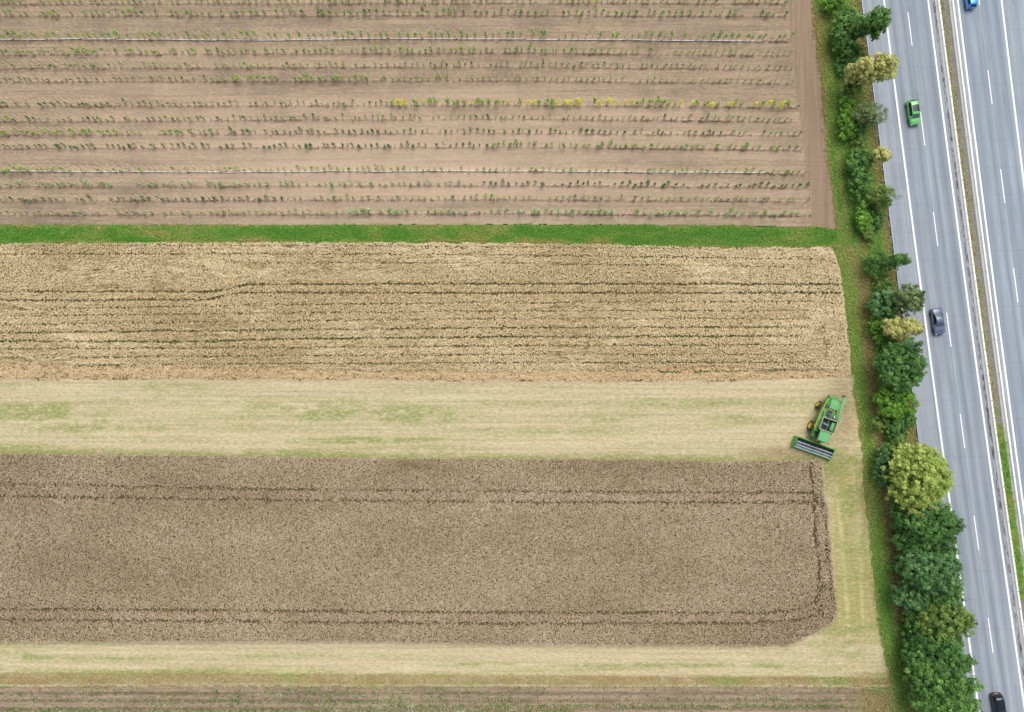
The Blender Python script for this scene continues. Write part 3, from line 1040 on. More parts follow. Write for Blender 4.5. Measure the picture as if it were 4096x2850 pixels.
    P = np.stack([wkx + r.uniform(-.12, .12, m), wky + r.uniform(-.12, .12, m), r.uniform(.25, .75, m) * hgt], -1)
    Nn = np.stack([r.normal(0, .5, m), r.normal(0, .5, m), np.ones(m)], -1)
    V, F = cards(P, Nn, r.uniform(.07, .15, m), .6, r)
    push(V, F, np.repeat(r.uniform(0, 1, m), 4), 3)
    me = np_mesh(name, np.concatenate(VV), np.concatenate(FF), mats, {'tint': np.concatenate(TT)}, np.concatenate(MI))
    return tag(link(name, me), label, 'crop', None, 'stuff')


def in_up(X, Y):
    return (Y > YG1(X) + 4 + edge_noise(X, Y, 7, 81, .03)) & (Y < YW1(X) + edge_noise(X, Y, 16, 82, .03)) & (X < XW(Y) + edge_noise(X, Y, 5, 83, .05))


def in_lo(X, Y):
    return (Y > YL0(X) + edge_noise(X, Y, 4, 84, .04)) & (Y < YL1(X) + edge_noise(X, Y, 5, 85, .03)) & (X < XL(Y) + edge_noise(X, Y, 7, 86, .05))


crop('grain_crop', 'golden ripe grain with combed and blown-down patches below the green grass strip', -200, 3430, 960, 1545, 4.3, in_up, UP_LINES, UP_V,
     [wheat_up, under_up.m, straw_flat, weed_m], .8, True, 301)
crop('grain_crop', 'beige standing grain block in front of the green combine harvester', -200, 3380, 1805, 2605, 4.2, in_lo, LO_LINES, LO_V,
     [wheat_lo, under_lo.m, straw_flat, weed_m], .85, False, 302)

# ------------------------------------------------------------------ grass
grass_m = leafy('grass_blades', [lin(196, 172, 122), lin(214, 202, 136), lin(190, 198, 112), lin(168, 196, 102), lin(142, 194, 90), lin(118, 182, 76)], .25, .7)


def grass(name, label, x0, x1, y0, y1, step, inside, dens, tintf, hf, seed, nb=3, w=.05):
    r = np.random.default_rng(seed)
    X, Y = scatter(x0, x1, y0, y1, step, r)
    k = inside(X, Y)
    X, Y = X[k], Y[k]
    k = r.uniform(size=len(X)) < dens(X, Y)
    X, Y = X[k], Y[k]
    wx, wy = at(X, Y, .1)
    t0 = tintf(X, Y); h0 = hf(X, Y)
    VV, FF, TT = [], [], []; nv = 0
    for j in range(nb):
        n = len(X)
        P = np.stack([wx + r.uniform(-.1, .1, n), wy + r.uniform(-.1, .1, n), np.full(n, -.03)], -1)
        V, F, T = blades(P, h0 * r.uniform(.7, 1.3, n), r.uniform(0, 2 * math.pi, n), r.uniform(.25, .95, n), r.uniform(.6, 1.4, n) * w, np.clip(t0 + r.normal(0, .12, n), 0, 1))
        VV.append(V); FF.append(F + nv); TT.append(T); nv += len(V)
    me = np_mesh(name, np.concatenate(VV), np.concatenate(FF), grass_m, {'tint': np.concatenate(TT)})
    return tag(link(name, me), label, 'grass', None, 'stuff')


grass('grass_strip', 'lush green grass strip between the nursery field and the golden crop', -200, 3360, 885, 1005, 4.2,
      lambda X, Y: (Y > YG0(X) - 6 + edge_noise(X, Y, 7, 91, .04)) & (Y < YG1(X) + 10 + edge_noise(X, Y, 12, 92, .03)),
      lambda X, Y: np.clip((Y - YG0(X) + 6 + edge_noise(X, Y, 14, 191, .03)) / 12, 0, 1) * np.clip((YG1(X) + 14 - Y + edge_noise(X, Y, 10, 192, .03)) / 14, 0, 1),
      lambda X, Y: np.clip(.80 + (fbm(X * .010, Y * .03, 93, 4) - .5) * 1.7 - .45 * np.clip((Y - YG1(X) + 14) / 16, 0, 1) - .25 * np.clip((YG0(X) + 8 - Y) / 10, 0, 1), 0, 1),
      lambda X, Y: .26 + .3 * fbm(X * .03, Y * .03, 94, 3), 401, 4, .075)


def vleft(Y):
    return np.where(Y < 940, XS(Y), np.where(Y < 1505, XW(Y), XV(Y)))


def vt(X, Y):
    xl = np.where(Y < 940, XS(Y), np.where(Y < 1505, XW(Y), XV(Y)))
    t = .58 + (fbm((X - vleft(Y)) * .05, Y * .005, 95, 4) - .5) * 1.6 - .3 * np.exp(-((X - vleft(Y)) / 12) ** 2)
    t = t - .75 * dryv_f(X, Y)
    t = t + .15 * (Y > 1750) * np.exp(-((X - xl - 40) / 26) ** 2)
    return np.clip(t, 0, 1)


grass('verge_grass', 'rough green and straw coloured grass along the hedge and guardrail', 3200, 3860, -200, 3050, 4.8, lambda X, Y: verge_keep(X, Y) & (X > vleft(Y) - 13) & ((X > 3342) | (Y < 930)) & (X < RAIL(Y) + 3),
      lambda X, Y: np.clip((X - vleft(Y) + 12 + edge_noise(X, Y, 12, 96, .04)) / 20, 0, 1) ** 1.3 * np.clip(1.0 - .5 * (X > 3445) * (Y > 2740), 0, 1), vt, lambda X, Y: .2 + .32 * fbm(X * .03, Y * .02, 97, 3), 402, 3, .07)


# vegetation of the median
def mi(X, Y):
    return (X > rx('b1l', Y) + 14) & (X < rx('b2l', Y) + 1)


def md(X, Y):
    u = (X - rx('b1l', Y) - 14) / np.maximum(rx('b2l', Y) - rx('b1l', Y) - 14, 1)
    g = np.clip((Y - 1690) / 60, 0, 1)
    return np.clip(np.exp(-((u - .25) / .22) ** 2) * (.2 + .9 * fbm(X * .02, Y * .02, 98, 3)) * (1 - g) + g * (u < .92) * .95, 0, 1)


grass('median_plants', 'green and yellowish weeds growing along the gravel median', 3740, 4110, -100, 2400, 3.2, mi, md,
      lambda X, Y: np.clip(np.where(Y > 1690, .62, .3) + (fbm(X * .03, Y * .02, 99, 3) - .5) * .9, 0, 1), lambda X, Y: np.where(Y > 1690, .5, .3) * (.5 + fbm(X * .05, Y * .05, 100, 2)), 403, 4, .09)

# stubble stalks and loose straw lying on the mown ground
r = np.random.default_rng(404)
X, Y = scatter(-200, 3560, 1510, 2745, 7.0, r)
k = stub_keep(X, Y) & ~in_lo(X, Y) & ~in_up(X, Y)
X, Y = X[k], Y[k]
wx, wy = at(X, Y, 0.0)
n = len(wx)
V, F, T = blades(np.stack([wx, wy, np.full(n, .0)], -1), r.uniform(.10, .30, n), np.where(r.uniform(size=n) < .6, r.normal(0, .4, n), r.uniform(0, 6.28, n)), r.uniform(.3, 1.3, n), r.uniform(.03, .06, n), np.clip(.5 + r.normal(0, .3, n), 0, 1))
me = np_mesh('loose_straw', V, F, leafy('loose_straw', [lin(150, 134, 88, .9), lin(196, 180, 132, .9), lin(232, 220, 180, .95)], 0, .8), {'tint': T})
tag(link('loose_straw', me), 'short cut stalks and loose straw lying on the mown ground', 'straw', None, 'stuff')

# weeds: brown ones under the nursery rows, green and white flowering ones at the bottom
r = np.random.default_rng(405)
WP, WT, WS = [], [], []
for i, rw in enumerate(ROWS):
    m = 1500
    x = r.uniform(-150, 3230, m); y = rowy(rw, x) + r.normal(7, 4, m)
    amp = np.clip(fbm(x * .008, x * 0 + i, 110 + i, 3) * 2.6 - 1.0, 0, 1) * (1.0 if rw in 'MN' else .42)
    kk = (r.uniform(size=m) < amp) & (x < ROWEND(y))
    gx, gy = at(x[kk], y[kk], 0.1)
    WP.append(np.stack([gx, gy, r.uniform(.05, .3, kk.sum())], -1)); WT.append(r.uniform(0, .45, kk.sum()) if rw not in 'N' else np.where(x[kk] < 1250, r.uniform(.45, .75, kk.sum()), r.uniform(0, .5, kk.sum()))); WS.append(r.uniform(.07, .15, kk.sum()))
P = np.concatenate(WP); n = len(P)
V, F = cards(P, np.stack([r.normal(0, .6, n), r.normal(0, .6, n), np.ones(n)], -1), np.concatenate(WS), .6, r)
me = np_mesh('dry_weeds', V, F, leafy('dry_weeds', [lin(84, 62, 42, .8), lin(118, 92, 62, .85), lin(96, 98, 50, .85), lin(84, 112, 50, .85)], .1), {'tint': np.repeat(np.concatenate(WT), 4)})
tag(link('dry_weeds', me), 'brown dry weeds along the soil ridges of the nursery rows', 'weeds', None, 'stuff')

r = np.random.default_rng(406)
m = 70000
x = r.uniform(-150, 3460, m); y = r.uniform(2745, 2990, m)
ln = np.zeros(m)
for yy, k_, xa, xb in ((2824, 1.0, 1500, 3380), (2795, .5, 2600, 3400), (2843, .9, -150, 2300), (2806, .7, 780, 1600), (2775, .35, -150, 1500), (2800, .4, -150, 1100), (2872, .8, -150, 3380), (2915, .6, -150, 3380)):
    ln = np.maximum(ln, k_ * np.exp(-((y - yy) / 5.5) ** 2) * ((x > xa) & (x < xb)) * (.35 + .9 * fbm(x * .012, y * .01, 120, 3)))
ln = np.maximum(ln, .05 + .16 * np.clip(fbm(x * .006, y * .02, 124, 3) * 3 - 1.3, 0, 1) * (x < 2200))
kk = r.uniform(size=m) < ln
gx, gy = at(x[kk], y[kk], .15); n = len(gx)
P = np.stack([gx, gy, r.uniform(.1, .5, n)], -1)
tint = np.clip(.55 + r.normal(0, .2, n) + .3 * (fbm(x[kk] * .02, y[kk] * .02, 122, 2) > .66), 0, 1)
V, F = cards(P, np.stack([r.normal(0, .5, n), r.normal(0, .5, n), np.ones(n)], -1), r.uniform(.09, .2, n), .6, r)
me = np_mesh('field_weeds', V, F, leafy('field_weeds', [lin(78, 92, 44, .85), lin(88, 124, 48, .85), lin(110, 158, 60, .85), lin(190, 204, 170, .9)], .2), {'tint': np.repeat(tint, 4)})
tag(link('field_weeds', me), 'low green weeds and pale flowers in rows along the bottom soil', 'weeds', None, 'stuff')

# fringe of dry grass at the border of the lower soil
grass('dry_grass', 'dry straw coloured grass fringe along the bottom field border', -150, 3560, 2690, 2752, 6.0, lambda X, Y: (Y > YS1(X) - 4), lambda X, Y: .5 + .5 * (fbm(X * .01, Y * .03, 130, 3) > .45),
      lambda X, Y: np.clip(.12 + 1.3 * np.clip(fbm(X * .006, Y * .01, 131, 3) - .52, 0, 1) * 2, 0, 1), lambda X, Y: .2 + .35 * fbm(X * .03, Y * .03, 132, 2), 407, 3, .06)

grass('dry_grass', 'tan dry grass on the corner right of the bottom soil', 3360, 3640, 2690, 2990, 5.5, lambda X, Y: (X < XV(Y) + 40), lambda X, Y: np.clip((X - 3385 + edge_noise(X, Y, 50, 133, .02)) / 60, 0, 1) * np.clip((XV(Y) + 30 - X) / 40, 0, 1) * .9,
      lambda X, Y: np.clip(.12 + 1.2 * np.clip(fbm(X * .012, Y * .012, 134, 3) - .5, 0, 1) * 2, 0, 1), lambda X, Y: .15 + .25 * fbm(X * .03, Y * .03, 135, 2), 408, 3, .06)

# ------------------------------------------------------------------ trees and shrubs along the motorway
bark = paint('bark', lin(96, 80, 62, .8), .9, .1, .3, 0, 6)
LEAF = {
    'mid': [lin(48, 77, 36, 0.92), lin(85, 129, 62, 0.97), lin(119, 167, 84, 0.99), lin(163, 206, 114, 1.00)],
    'bright': [lin(60, 94, 32, 0.92), lin(100, 148, 54, 0.97), lin(132, 181, 70, 0.99), lin(174, 215, 98, 1.00)],
    'lime': [lin(125, 131, 66, 0.97), lin(188, 192, 112, 1.00), lin(218, 217, 138, 1.00), lin(241, 238, 172, 1.00)],
    'gold': [lin(108, 130, 52, .95), lin(162, 184, 90, 1), lin(192, 210, 112, 1), lin(220, 230, 146, 1)],
    'dark': [lin(46, 75, 36, 0.90), lin(79, 123, 60, 0.97), lin(109, 159, 82, 0.99), lin(146, 190, 110, 1.00)],
    'blue': [lin(52, 82, 46, 0.90), lin(85, 129, 74, 0.97), lin(117, 163, 98, 0.99), lin(159, 196, 130, 1.00)],
    'grey': [lin(64, 84, 48, 0.92), lin(109, 131, 80, 0.94), lin(142, 165, 106, 0.97), lin(178, 196, 138, 0.99)],
    'olive': [lin(62, 86, 38, 0.92), lin(106, 138, 64, 0.94), lin(142, 171, 86, 0.97), lin(178, 200, 114, 0.99)],
}
LM = {k: leafy('leaves_' + k, v, .3, .55) for k, v in LEAF.items()}


def tree(name, label, cat, cx, cy, rxp, ryp, h, kind, seed, zlow=.12, leaf=.17, lobes=None, rough=.28, spiky=0.0):
    r = np.random.default_rng(seed)
    zc = h * (zlow + 1) / 2; rz = h * (1 - zlow) / 2
    X0, Y0 = at(cx, cy, zc)
    pxm = CAM_H / F_PX * (CAM_H - zc) / CAM_H
    lean_x = abs(X0) / (CAM_H - zc) * rz; lean_y = abs(Y0) / (CAM_H - zc) * rz
    rxp *= 1.1; ryp *= 1.1
    Rx = max(rxp * pxm - .4 * lean_x, .62 * rxp * pxm); Ry = max(ryp * pxm - .4 * lean_y, .68 * ryp * pxm)
    root = empty(name, (float(X0), float(Y0), 0.0))
    tag(root, label, cat, 'trees and shrubs along the motorway')
    # trunk and limbs
    b = BM()
    tr = .035 * h + .03
    b.tube([(0, 0, -.1), (r.normal(0, .05), r.normal(0, .05), h * .3), (r.normal(0, .1), r.normal(0, .1), h * .62)], [tr, tr * .7, tr * .3], 8)
    for j in range(7):
        a = 2 * math.pi * j / 7 + r.uniform(-.3, .3); z0 = h * r.uniform(.12, .45)
        e = (Rx * .72 * math.cos(a), Ry * .72 * math.sin(a), min(h * .85, z0 + h * r.uniform(.2, .4)))
        b.tube([(0, 0, z0), (e[0] * .5, e[1] * .5, (z0 + e[2]) / 2 + .1), e], [tr * .45, tr * .3, tr * .1], 6)
    b.build('trunk', bark, root)
    # crown: clumps of leaves over lumpy domes
    sub = [(0, 0, zc, Rx, Ry, rz)]
    nl = 5 + int(Rx * Ry * .6)
    for j in range(nl):
        a = r.uniform(0, 2 * math.pi); q = math.sqrt(r.uniform(.15, 1)) * .62
        s_ = r.uniform(.28, .56)
        sub.append((Rx * q * math.cos(a), Ry * q * math.sin(a), zc + rz * r.uniform(-.35, .5), Rx * s_, Ry * s_, rz * s_))
    if lobes:
        for (lx, ly, lz, lr) in lobes:
            gx, gy = at(lx, ly, lz)
            sub.append((float(gx - X0), float(gy - Y0), lz, lr, lr, lr * .9))
    PP, NN, TT, SS = [], [], [], []
    for (ox, oy, oz, ax, ay, az) in sub:
        area = (ax * ay + ax * az + ay * az) / 3 * 4 * math.pi * .7
        ncl = max(6, int(area * 1.9))
        d = r.normal(size=(ncl, 3)); d[:, 2] = np.abs(d[:, 2]) * np.where(r.uniform(size=ncl) < .8, 1, -.6)
        d /= np.linalg.norm(d, axis=1, keepdims=True)
        lum = 1 + rough * (r.uniform(size=ncl) - .55) + (spiky + .10) * r.exponential(.22, ncl)
        C = np.stack([ox + d[:, 0] * ax * lum, oy + d[:, 1] * ay * lum, oz + d[:, 2] * az * lum], -1)
        rc = r.uniform(.22, .56, ncl) * (0.65 + .1 * min(ax, 3.5))
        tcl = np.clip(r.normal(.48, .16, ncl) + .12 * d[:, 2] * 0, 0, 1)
        per = 38
        q = r.normal(size=(ncl, per, 3)); q[:, :, 2] = q[:, :, 2] * .8 + .35
        q /= np.linalg.norm(q, axis=2, keepdims=True)
        P = C[:, None] + q * (rc[:, None] * r.uniform(.45, 1.05, (ncl, per)))[..., None]
        N = q * .55 + d[:, None] * .5 + np.array([0, 0, .55]) + r.normal(0, .35, (ncl, per, 3))
        PP.append(P.reshape(-1, 3)); NN.append(N.reshape(-1, 3)); TT.append((tcl[:, None] + r.normal(0, .13, (ncl, per))).ravel()); SS.append((r.uniform(.55, 1.25, (ncl, per)) * r.uniform(.75, 1.3, (ncl, 1))).ravel() * leaf * .78)
        # a fuller inside so the ground does not show through the middle
        ni = int(area * 7)
        di = r.normal(size=(ni, 3)); di /= np.linalg.norm(di, axis=1, keepdims=True); f = r.uniform(.35, .85, ni)[:, None]
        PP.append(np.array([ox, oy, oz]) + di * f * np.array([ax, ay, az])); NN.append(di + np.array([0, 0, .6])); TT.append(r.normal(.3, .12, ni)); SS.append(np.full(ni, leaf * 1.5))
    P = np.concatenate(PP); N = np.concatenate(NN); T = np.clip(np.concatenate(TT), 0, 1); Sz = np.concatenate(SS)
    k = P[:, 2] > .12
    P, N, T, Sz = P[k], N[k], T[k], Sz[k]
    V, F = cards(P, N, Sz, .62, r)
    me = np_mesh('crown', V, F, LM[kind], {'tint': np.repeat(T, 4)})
    link('crown', me, root)
    return root


TREES = [
    ('shrub', 'bright green shrub cut by the top edge of the photo', 'shrub', 3342, 8, 44, 44, 3.0, 'bright', {}),
    ('shrub', 'wide green shrub left of the tall tree overhanging the top road shoulder', 'shrub', 3386, 128, 58, 88, 4.6, 'mid', {}),
    ('broadleaf_tree', 'tall green tree reaching over the road shoulder near the top', 'tree', 3478, 96, 74, 44, 9.0, 'mid', dict(zlow=.3, lobes=[(3520, 66, 8.2, 1.5), (3512, 120, 6.5, 1.1), (3500, 150, 5.5, .6)])),
    ('lime_tree', 'pale yellow-green tree reaching over the road shoulder above the green car', 'tree', 3470, 286, 78, 52, 9.0, 'lime', dict(zlow=.25, lobes=[(3545, 262, 8.0, 1.7), (3550, 295, 7.5, 1.3), (3402, 300, 4.5, 1.4), (3520, 225, 8.5, .7)])),
    ('shrub', 'olive shrub tucked under the pale yellow-green tree', 'shrub', 3403, 362, 38, 36, 4.0, 'olive', {}),
    ('shrub', 'small bright green shrub below the olive shrub', 'shrub', 3388, 410, 34, 32, 2.6, 'bright', {}),
    ('shrub', 'bright green leafy shrub left of the grey-green willow shrub', 'shrub', 3384, 500, 38, 60, 2.8, 'bright', {}),
    ('willow_shrub', 'feathery grey-green shrub leaning towards the green car', 'shrub', 3474, 464, 66, 46, 5.5, 'grey', dict(leaf=.12, spiky=.25)),
    ('shrub', 'small dark shrub at the foot of the grey-green willow shrub', 'shrub', 3428, 508, 30, 28, 2.6, 'dark', {}),
    ('young_lime_tree', 'small pale lime tree beside the guardrail next to a round green bush', 'tree', 3518, 626, 36, 32, 6.0, 'lime', dict(zlow=.4, leaf=.14)),
    ('shrub', 'round mid green bush left of the small pale lime tree', 'shrub', 3432, 646, 50, 44, 3.6, 'mid', {}),
    ('shrub', 'long green shrub directly below the round mid green bush', 'shrub', 3440, 738, 44, 62, 3.6, 'mid', {}),
    ('shrub', 'dull grey-olive shrub hanging over the guardrail beside the last nursery rows', 'shrub', 3522, 790, 52, 42, 4.8, 'olive', dict(leaf=.13, spiky=.15)),
    ('shrub', 'narrow bright green shrub right of the soil field corner', 'shrub', 3450, 862, 30, 58, 2.8, 'bright', {}),
    ('shrub', 'low brownish green shrub below the narrow bright green shrub', 'shrub', 3476, 950, 26, 34, 1.8, 'olive', dict(leaf=.12)),
    ('shrub', 'dark feathery shrub left of the small tree with finger-like branches', 'shrub', 3508, 1056, 50, 50, 3.4, 'dark', dict(leaf=.12, spiky=.2)),
    ('young_tree', 'small dark tree with finger-like branches poking over the guardrail', 'tree', 3586, 1042, 42, 28, 6.5, 'dark', dict(zlow=.3, leaf=.14, spiky=.3)),
    ('shrub', 'bluish green round shrub level with the grey coupe', 'shrub', 3532, 1216, 58, 58, 4.4, 'blue', {}),
    ('broadleaf_tree', 'grey-olive tree reaching over the shoulder beside the grey coupe', 'tree', 3632, 1200, 56, 54, 7.5, 'grey', dict(zlow=.3)),
    ('shrub', 'bright green shrub left of the yellowish tree by the grey coupe', 'shrub', 3506, 1316, 42, 44, 2.8, 'bright', {}),
    ('lime_tree', 'yellowish flat tree between the grey-olive tree and the big dark tree', 'tree', 3604, 1312, 74, 38, 6.5, 'lime', dict(zlow=.3)),
    ('broadleaf_tree', 'large dark green dense tree at the guardrail below the grey coupe', 'tree', 3598, 1466, 88, 84, 7.5, 'dark', dict(lobes=[(3654, 1386, 7, 1.3)])),
    ('shrub', 'mid green bush under the large dark green tree', 'shrub', 3578, 1606, 78, 60, 4.5, 'bright', {}),
    ('shrub', 'yellow-green spiky shrub right of the combine harvester', 'shrub', 3518, 1694, 40, 34, 2.2, 'olive', dict(leaf=.11, spiky=.35)),
    ('shrub', 'small dark shrub just above the big golden green tree', 'shrub', 3588, 1718, 46, 40, 3.0, 'dark', {}),
    ('golden_tree', 'big round golden green tree overhanging the road shoulder', 'tree', 3664, 1918, 108, 116, 10.0, 'gold', dict(zlow=.15, rough=.34, spiky=.12)),
    ('shrub', 'dark green bush at the left foot of the golden green tree', 'shrub', 3532, 1866, 36, 76, 3.5, 'blue', {}),
    ('broadleaf_tree', 'dark green spiky tree just below the golden green tree', 'tree', 3704, 2084, 110, 72, 8.0, 'dark', dict(spiky=.15)),
    ('shrub', 'very dark bush at the left foot of the dark spiky tree', 'shrub', 3634, 2150, 66, 66, 5.0, 'dark', {}),
    ('broadleaf_tree', 'broad bluish green tree in the middle of the lower hedge', 'tree', 3716, 2276, 118, 78, 8.5, 'blue', {}),
    ('shrub', 'bluish bush on the field side of the lower hedge', 'shrub', 3640, 2382, 68, 62, 6.0, 'blue', {}),
    ('broadleaf_tree', 'olive tree whose crown touches the white road line', 'tree', 3768, 2478, 112, 72, 8.5, 'olive', {}),
    ('broadleaf_tree', 'mid green tree between the olive tree and the dark bush', 'tree', 3742, 2560, 92, 54, 7.5, 'dark', {}),
    ('shrub', 'dark green bush on the field side near the bottom of the hedge', 'shrub', 3686, 2630, 74, 62, 6.0, 'dark', {}),
    ('broadleaf_tree', 'fresh green tree with a twig reaching over the white line near the black car', 'tree', 3760, 2716, 124, 78, 8.0, 'mid', dict(lobes=[(3896, 2752, 8.0, .55), (3918, 2748, 8.2, .35)])),
    ('broadleaf_tree', 'green tree at the bottom edge left of the black car', 'tree', 3780, 2826, 120, 66, 8.0, 'mid', {}),
]
TREES += [
    ('shrub', 'dark undergrowth bush between the wide top shrub and the pale yellow-green tree', 'shrub', 3408, 226, 44, 46, 2.2, 'dark', {}),
    ('shrub', 'thin green bush left of the foot of the pale yellow-green tree', 'shrub', 3366, 270, 26, 50, 1.6, 'mid', dict(leaf=.13)),
    ('shrub', 'small green bush between the willow shrub and the small pale lime tree', 'shrub', 3436, 572, 40, 36, 1.8, 'olive', dict(leaf=.13)),
    ('shrub', 'green undergrowth below the dull grey-olive shrub', 'shrub', 3500, 868, 34, 50, 1.6, 'mid', dict(leaf=.13)),
    ('shrub', 'low yellowish bush above the bluish green round shrub', 'shrub', 3530, 1130, 42, 40, 1.8, 'olive', dict(leaf=.13)),
    ('shrub', 'green bush filling the gap right of the bluish green round shrub', 'shrub', 3572, 1268, 40, 36, 2.4, 'dark', {}),
    ('shrub', 'low green bush between the bright shrub and the large dark green tree', 'shrub', 3548, 1376, 44, 40, 1.8, 'mid', dict(leaf=.14)),
    ('shrub', 'mid green bush on the road side above the golden green tree', 'shrub', 3610, 1668, 46, 40, 2.6, 'mid', {}),
    ('shrub', 'green bush at the top left shoulder of the golden green tree', 'shrub', 3580, 1790, 50, 46, 3.0, 'olive', {}),
    ('shrub', 'dark bush hidden under the lower left side of the golden green tree', 'shrub', 3622, 2040, 60, 56, 4.4, 'dark', {}),
    ('shrub', 'dark leafy bush between the dark spiky tree and the bluish tree', 'shrub', 3736, 2180, 86, 52, 6.4, 'dark', {}),
    ('shrub', 'blue-green bush between the very dark bush and the bluish tree', 'shrub', 3640, 2256, 54, 56, 4.6, 'blue', {}),
    ('shrub', 'dark green bush between the bluish tree and the olive tree', 'shrub', 3760, 2376, 80, 52, 6.6, 'mid', {}),
    ('shrub', 'green bush left of the olive tree at the field side', 'shrub', 3672, 2480, 62, 56, 5.0, 'mid', {}),
    ('shrub', 'dark bush left of the mid green tree below the olive tree', 'shrub', 3664, 2556, 52, 48, 4.4, 'dark', {}),
    ('shrub', 'dark bush between the mid green tree and the fresh green tree', 'shrub', 3790, 2636, 84, 50, 6.6, 'dark', {}),
    ('shrub', 'dark green bush left of the fresh green tree with the twig', 'shrub', 3690, 2716, 64, 56, 5.6, 'dark', {}),
    ('shrub', 'green bush at the bottom edge on the field side of the hedge', 'shrub', 3704, 2800, 66, 56, 5.6, 'mid', {}),
    ('shrub', 'small bright weed bush at the dry strip beside the bluish tree', 'shrub', 3574, 2272, 18, 22, .9, 'bright', dict(leaf=.12)),
    ('shrub', 'small bright weed bush at the dry strip beside the olive tree', 'shrub', 3610, 2520, 16, 20, .9, 'bright', dict(leaf=.12)),
]
print('n_trees', len(TREES))
for i, (nm, lb, ct, cx, cy, rxp, ryp, h, kd, kw) in enumerate(TREES):
    tree(nm, lb, ct, cx, cy, rxp, ryp, h, kd, 500 + i, **kw)

# ------------------------------------------------------------------ nursery saplings and canes
SAP_M = {
    'mid': leafy('sapling_mid', [lin(92, 128, 64, .92), lin(126, 164, 88, .95), lin(162, 194, 116, 1)], .3),
    'lime': leafy('sapling_lime', [lin(112, 144, 64, .95), lin(148, 178, 86, .97), lin(182, 204, 118, 1)], .3),
    'dark': leafy('sapling_dark', [lin(62, 96, 58, .88), lin(88, 126, 78, .92), lin(120, 156, 102, .95)], .25),
    'yellow': leafy('sapling_yellow', [lin(188, 196, 60, 1), lin(222, 222, 76, 1), lin(244, 238, 116, 1)], .35),
    'pale': leafy('sapling_pale', [lin(90, 130, 70, .9), lin(128, 166, 100, .92), lin(168, 196, 140, .95), lin(206, 222, 186, .95)], .2),
}
SHAPE = {'C': (2.4, .30, 36), 'mid': (1.45, .30, 26), 'thin': (1.1, .15, 14), 'dark': (1.2, .22, 24), 'big': (1.7, .38, 36), 'sparse': (1.3, .26, 14)}


def sapling_arrays(shape, seed):
    h, w, n = SHAPE[shape]
    r = np.random.default_rng(seed)
    t = r.beta(1.6, 1.5, n)
    z = h * (.22 + .78 * t)
    a = r.uniform(0, 2 * math.pi, n); q = w * np.sqrt(r.uniform(.05, 1, n)) * (1.25 - .75 * t)
    bx, by = r.normal(0, .12, 2)
    P = np.stack([np.cos(a) * q + bx * t, np.sin(a) * q + by * t, z], -1)
    N = np.stack([np.cos(a) * .4, np.sin(a) * .4, np.ones(n)], -1) + r.normal(0, .4, (n, 3))
    V, F = cards(P, N, r.uniform(.09, .19, n), .55, r)
    T = np.repeat(np.clip(r.normal(.5, .25, n), 0, 1), 4)
    # stem: two crossing thin quads
    sv = np.array([(-.012, 0, 0), (.012, 0, 0), (.012 + bx * .8, by * .8, h * .9), (-.012 + bx * .8, by * .8, h * .9), (0, -.012, 0), (0, .012, 0), (bx * .8, .012 + by * .8, h * .9), (bx * .8, -.012 + by * .8, h * .9)])
    sf = np.array([(0, 1, 2, 3), (4, 5, 6, 7)]) + len(V)
    return np.concatenate([V, sv]), np.concatenate([F, sf]), np.concatenate([T, np.full(8, .1)])


SEG = {   # row: list of (from x, to x, shape, kinds)
    'A': [(-120, 3240, 'mid', ('mid', 'lime'))],
    'B': [(-120, 3240, 'mid', ('mid', 'mid', 'dark', 'lime'))],
    'C': [(-120, 3240, 'C', ('mid', 'mid', 'lime'))],
    'D': [(-120, 1100, 'mid', ('lime', 'mid')), (1100, 2300, 'mid', ('mid', 'lime')), (2300, 3240, 'sparse', ('mid',))],
    'E': [(-120, 1400, 'sparse', ('lime', 'dark', 'mid')), (1400, 3240, 'thin', ('dark', 'mid', 'dark'))],
    'F': [(-120, 830, 'thin', ('dark',)), (830, 1540, 'big', ('lime', 'mid')), (1540, 3240, 'thin', ('mid', 'lime'))],
    'G': [(-120, 350, 'dark', ('dark',)), (350, 1555, 'thin', ('dark', 'dark', 'mid')), (1555, 3150, 'mid', ('lime', 'yellow', 'lime', 'yellow')), (3150, 3240, 'thin', ('dark',))],
    'H': [(-120, 800, 'dark', ('mid', 'dark', 'lime')), (800, 3240, 'thin', ('dark', 'mid'))],
    'I': [(-120, 850, 'mid', ('mid', 'lime')), (850, 3240, 'dark', ('dark', 'dark', 'mid'))],
    'J': [(-120, 1960, 'dark', ('dark',)), (1960, 3240, 'mid', ('lime', 'mid'))],
    'K': [(-120, 330, 'big', ('lime',)), (330, 3130, 'sparse', ('lime', 'mid')), (3130, 3240, 'big', ('pale', 'mid'))],
    'L': [(-120, 1930, 'mid', ('pale',)), (1930, 3240, 'dark', ('dark',))],
    'M': [(-120, 1210, 'dark', ('dark',)), (1210, 3240, 'sparse', ('mid', 'lime', 'dark'))],
    'N': [(-120, 740, 'thin', ('dark', 'mid')), (740, 1400, 'sparse', ('lime', 'mid')), (1400, 3240, 'big', ('pale', 'pale', 'mid'))],
}
IND = {   # which plants become objects of their own, with their labels
    ('C', None): ('tall airy green sapling beside the upper white irrigation pipe', 'tall saplings by the upper pipe'),
    ('G', 'yellow'): ('bright yellow leaved sapling in the yellow row of the nursery', 'yellow saplings'),
    ('J', 'lime'): ('light green sapling in the row just above the bare lane over the lower pipe', 'light green saplings above the bare lane'),
    ('J', 'mid'): ('light green sapling in the row just above the bare lane over the lower pipe', 'light green saplings above the bare lane'),
    ('L', 'pale'): ('pale green sapling in the row just below the lower white pipe', 'pale saplings below the lower pipe'),
    ('N', 'pale'): ('sapling with whitish variegated leaves in the row next to the grass strip', 'variegated saplings by the grass strip'),
}
VARS = {}
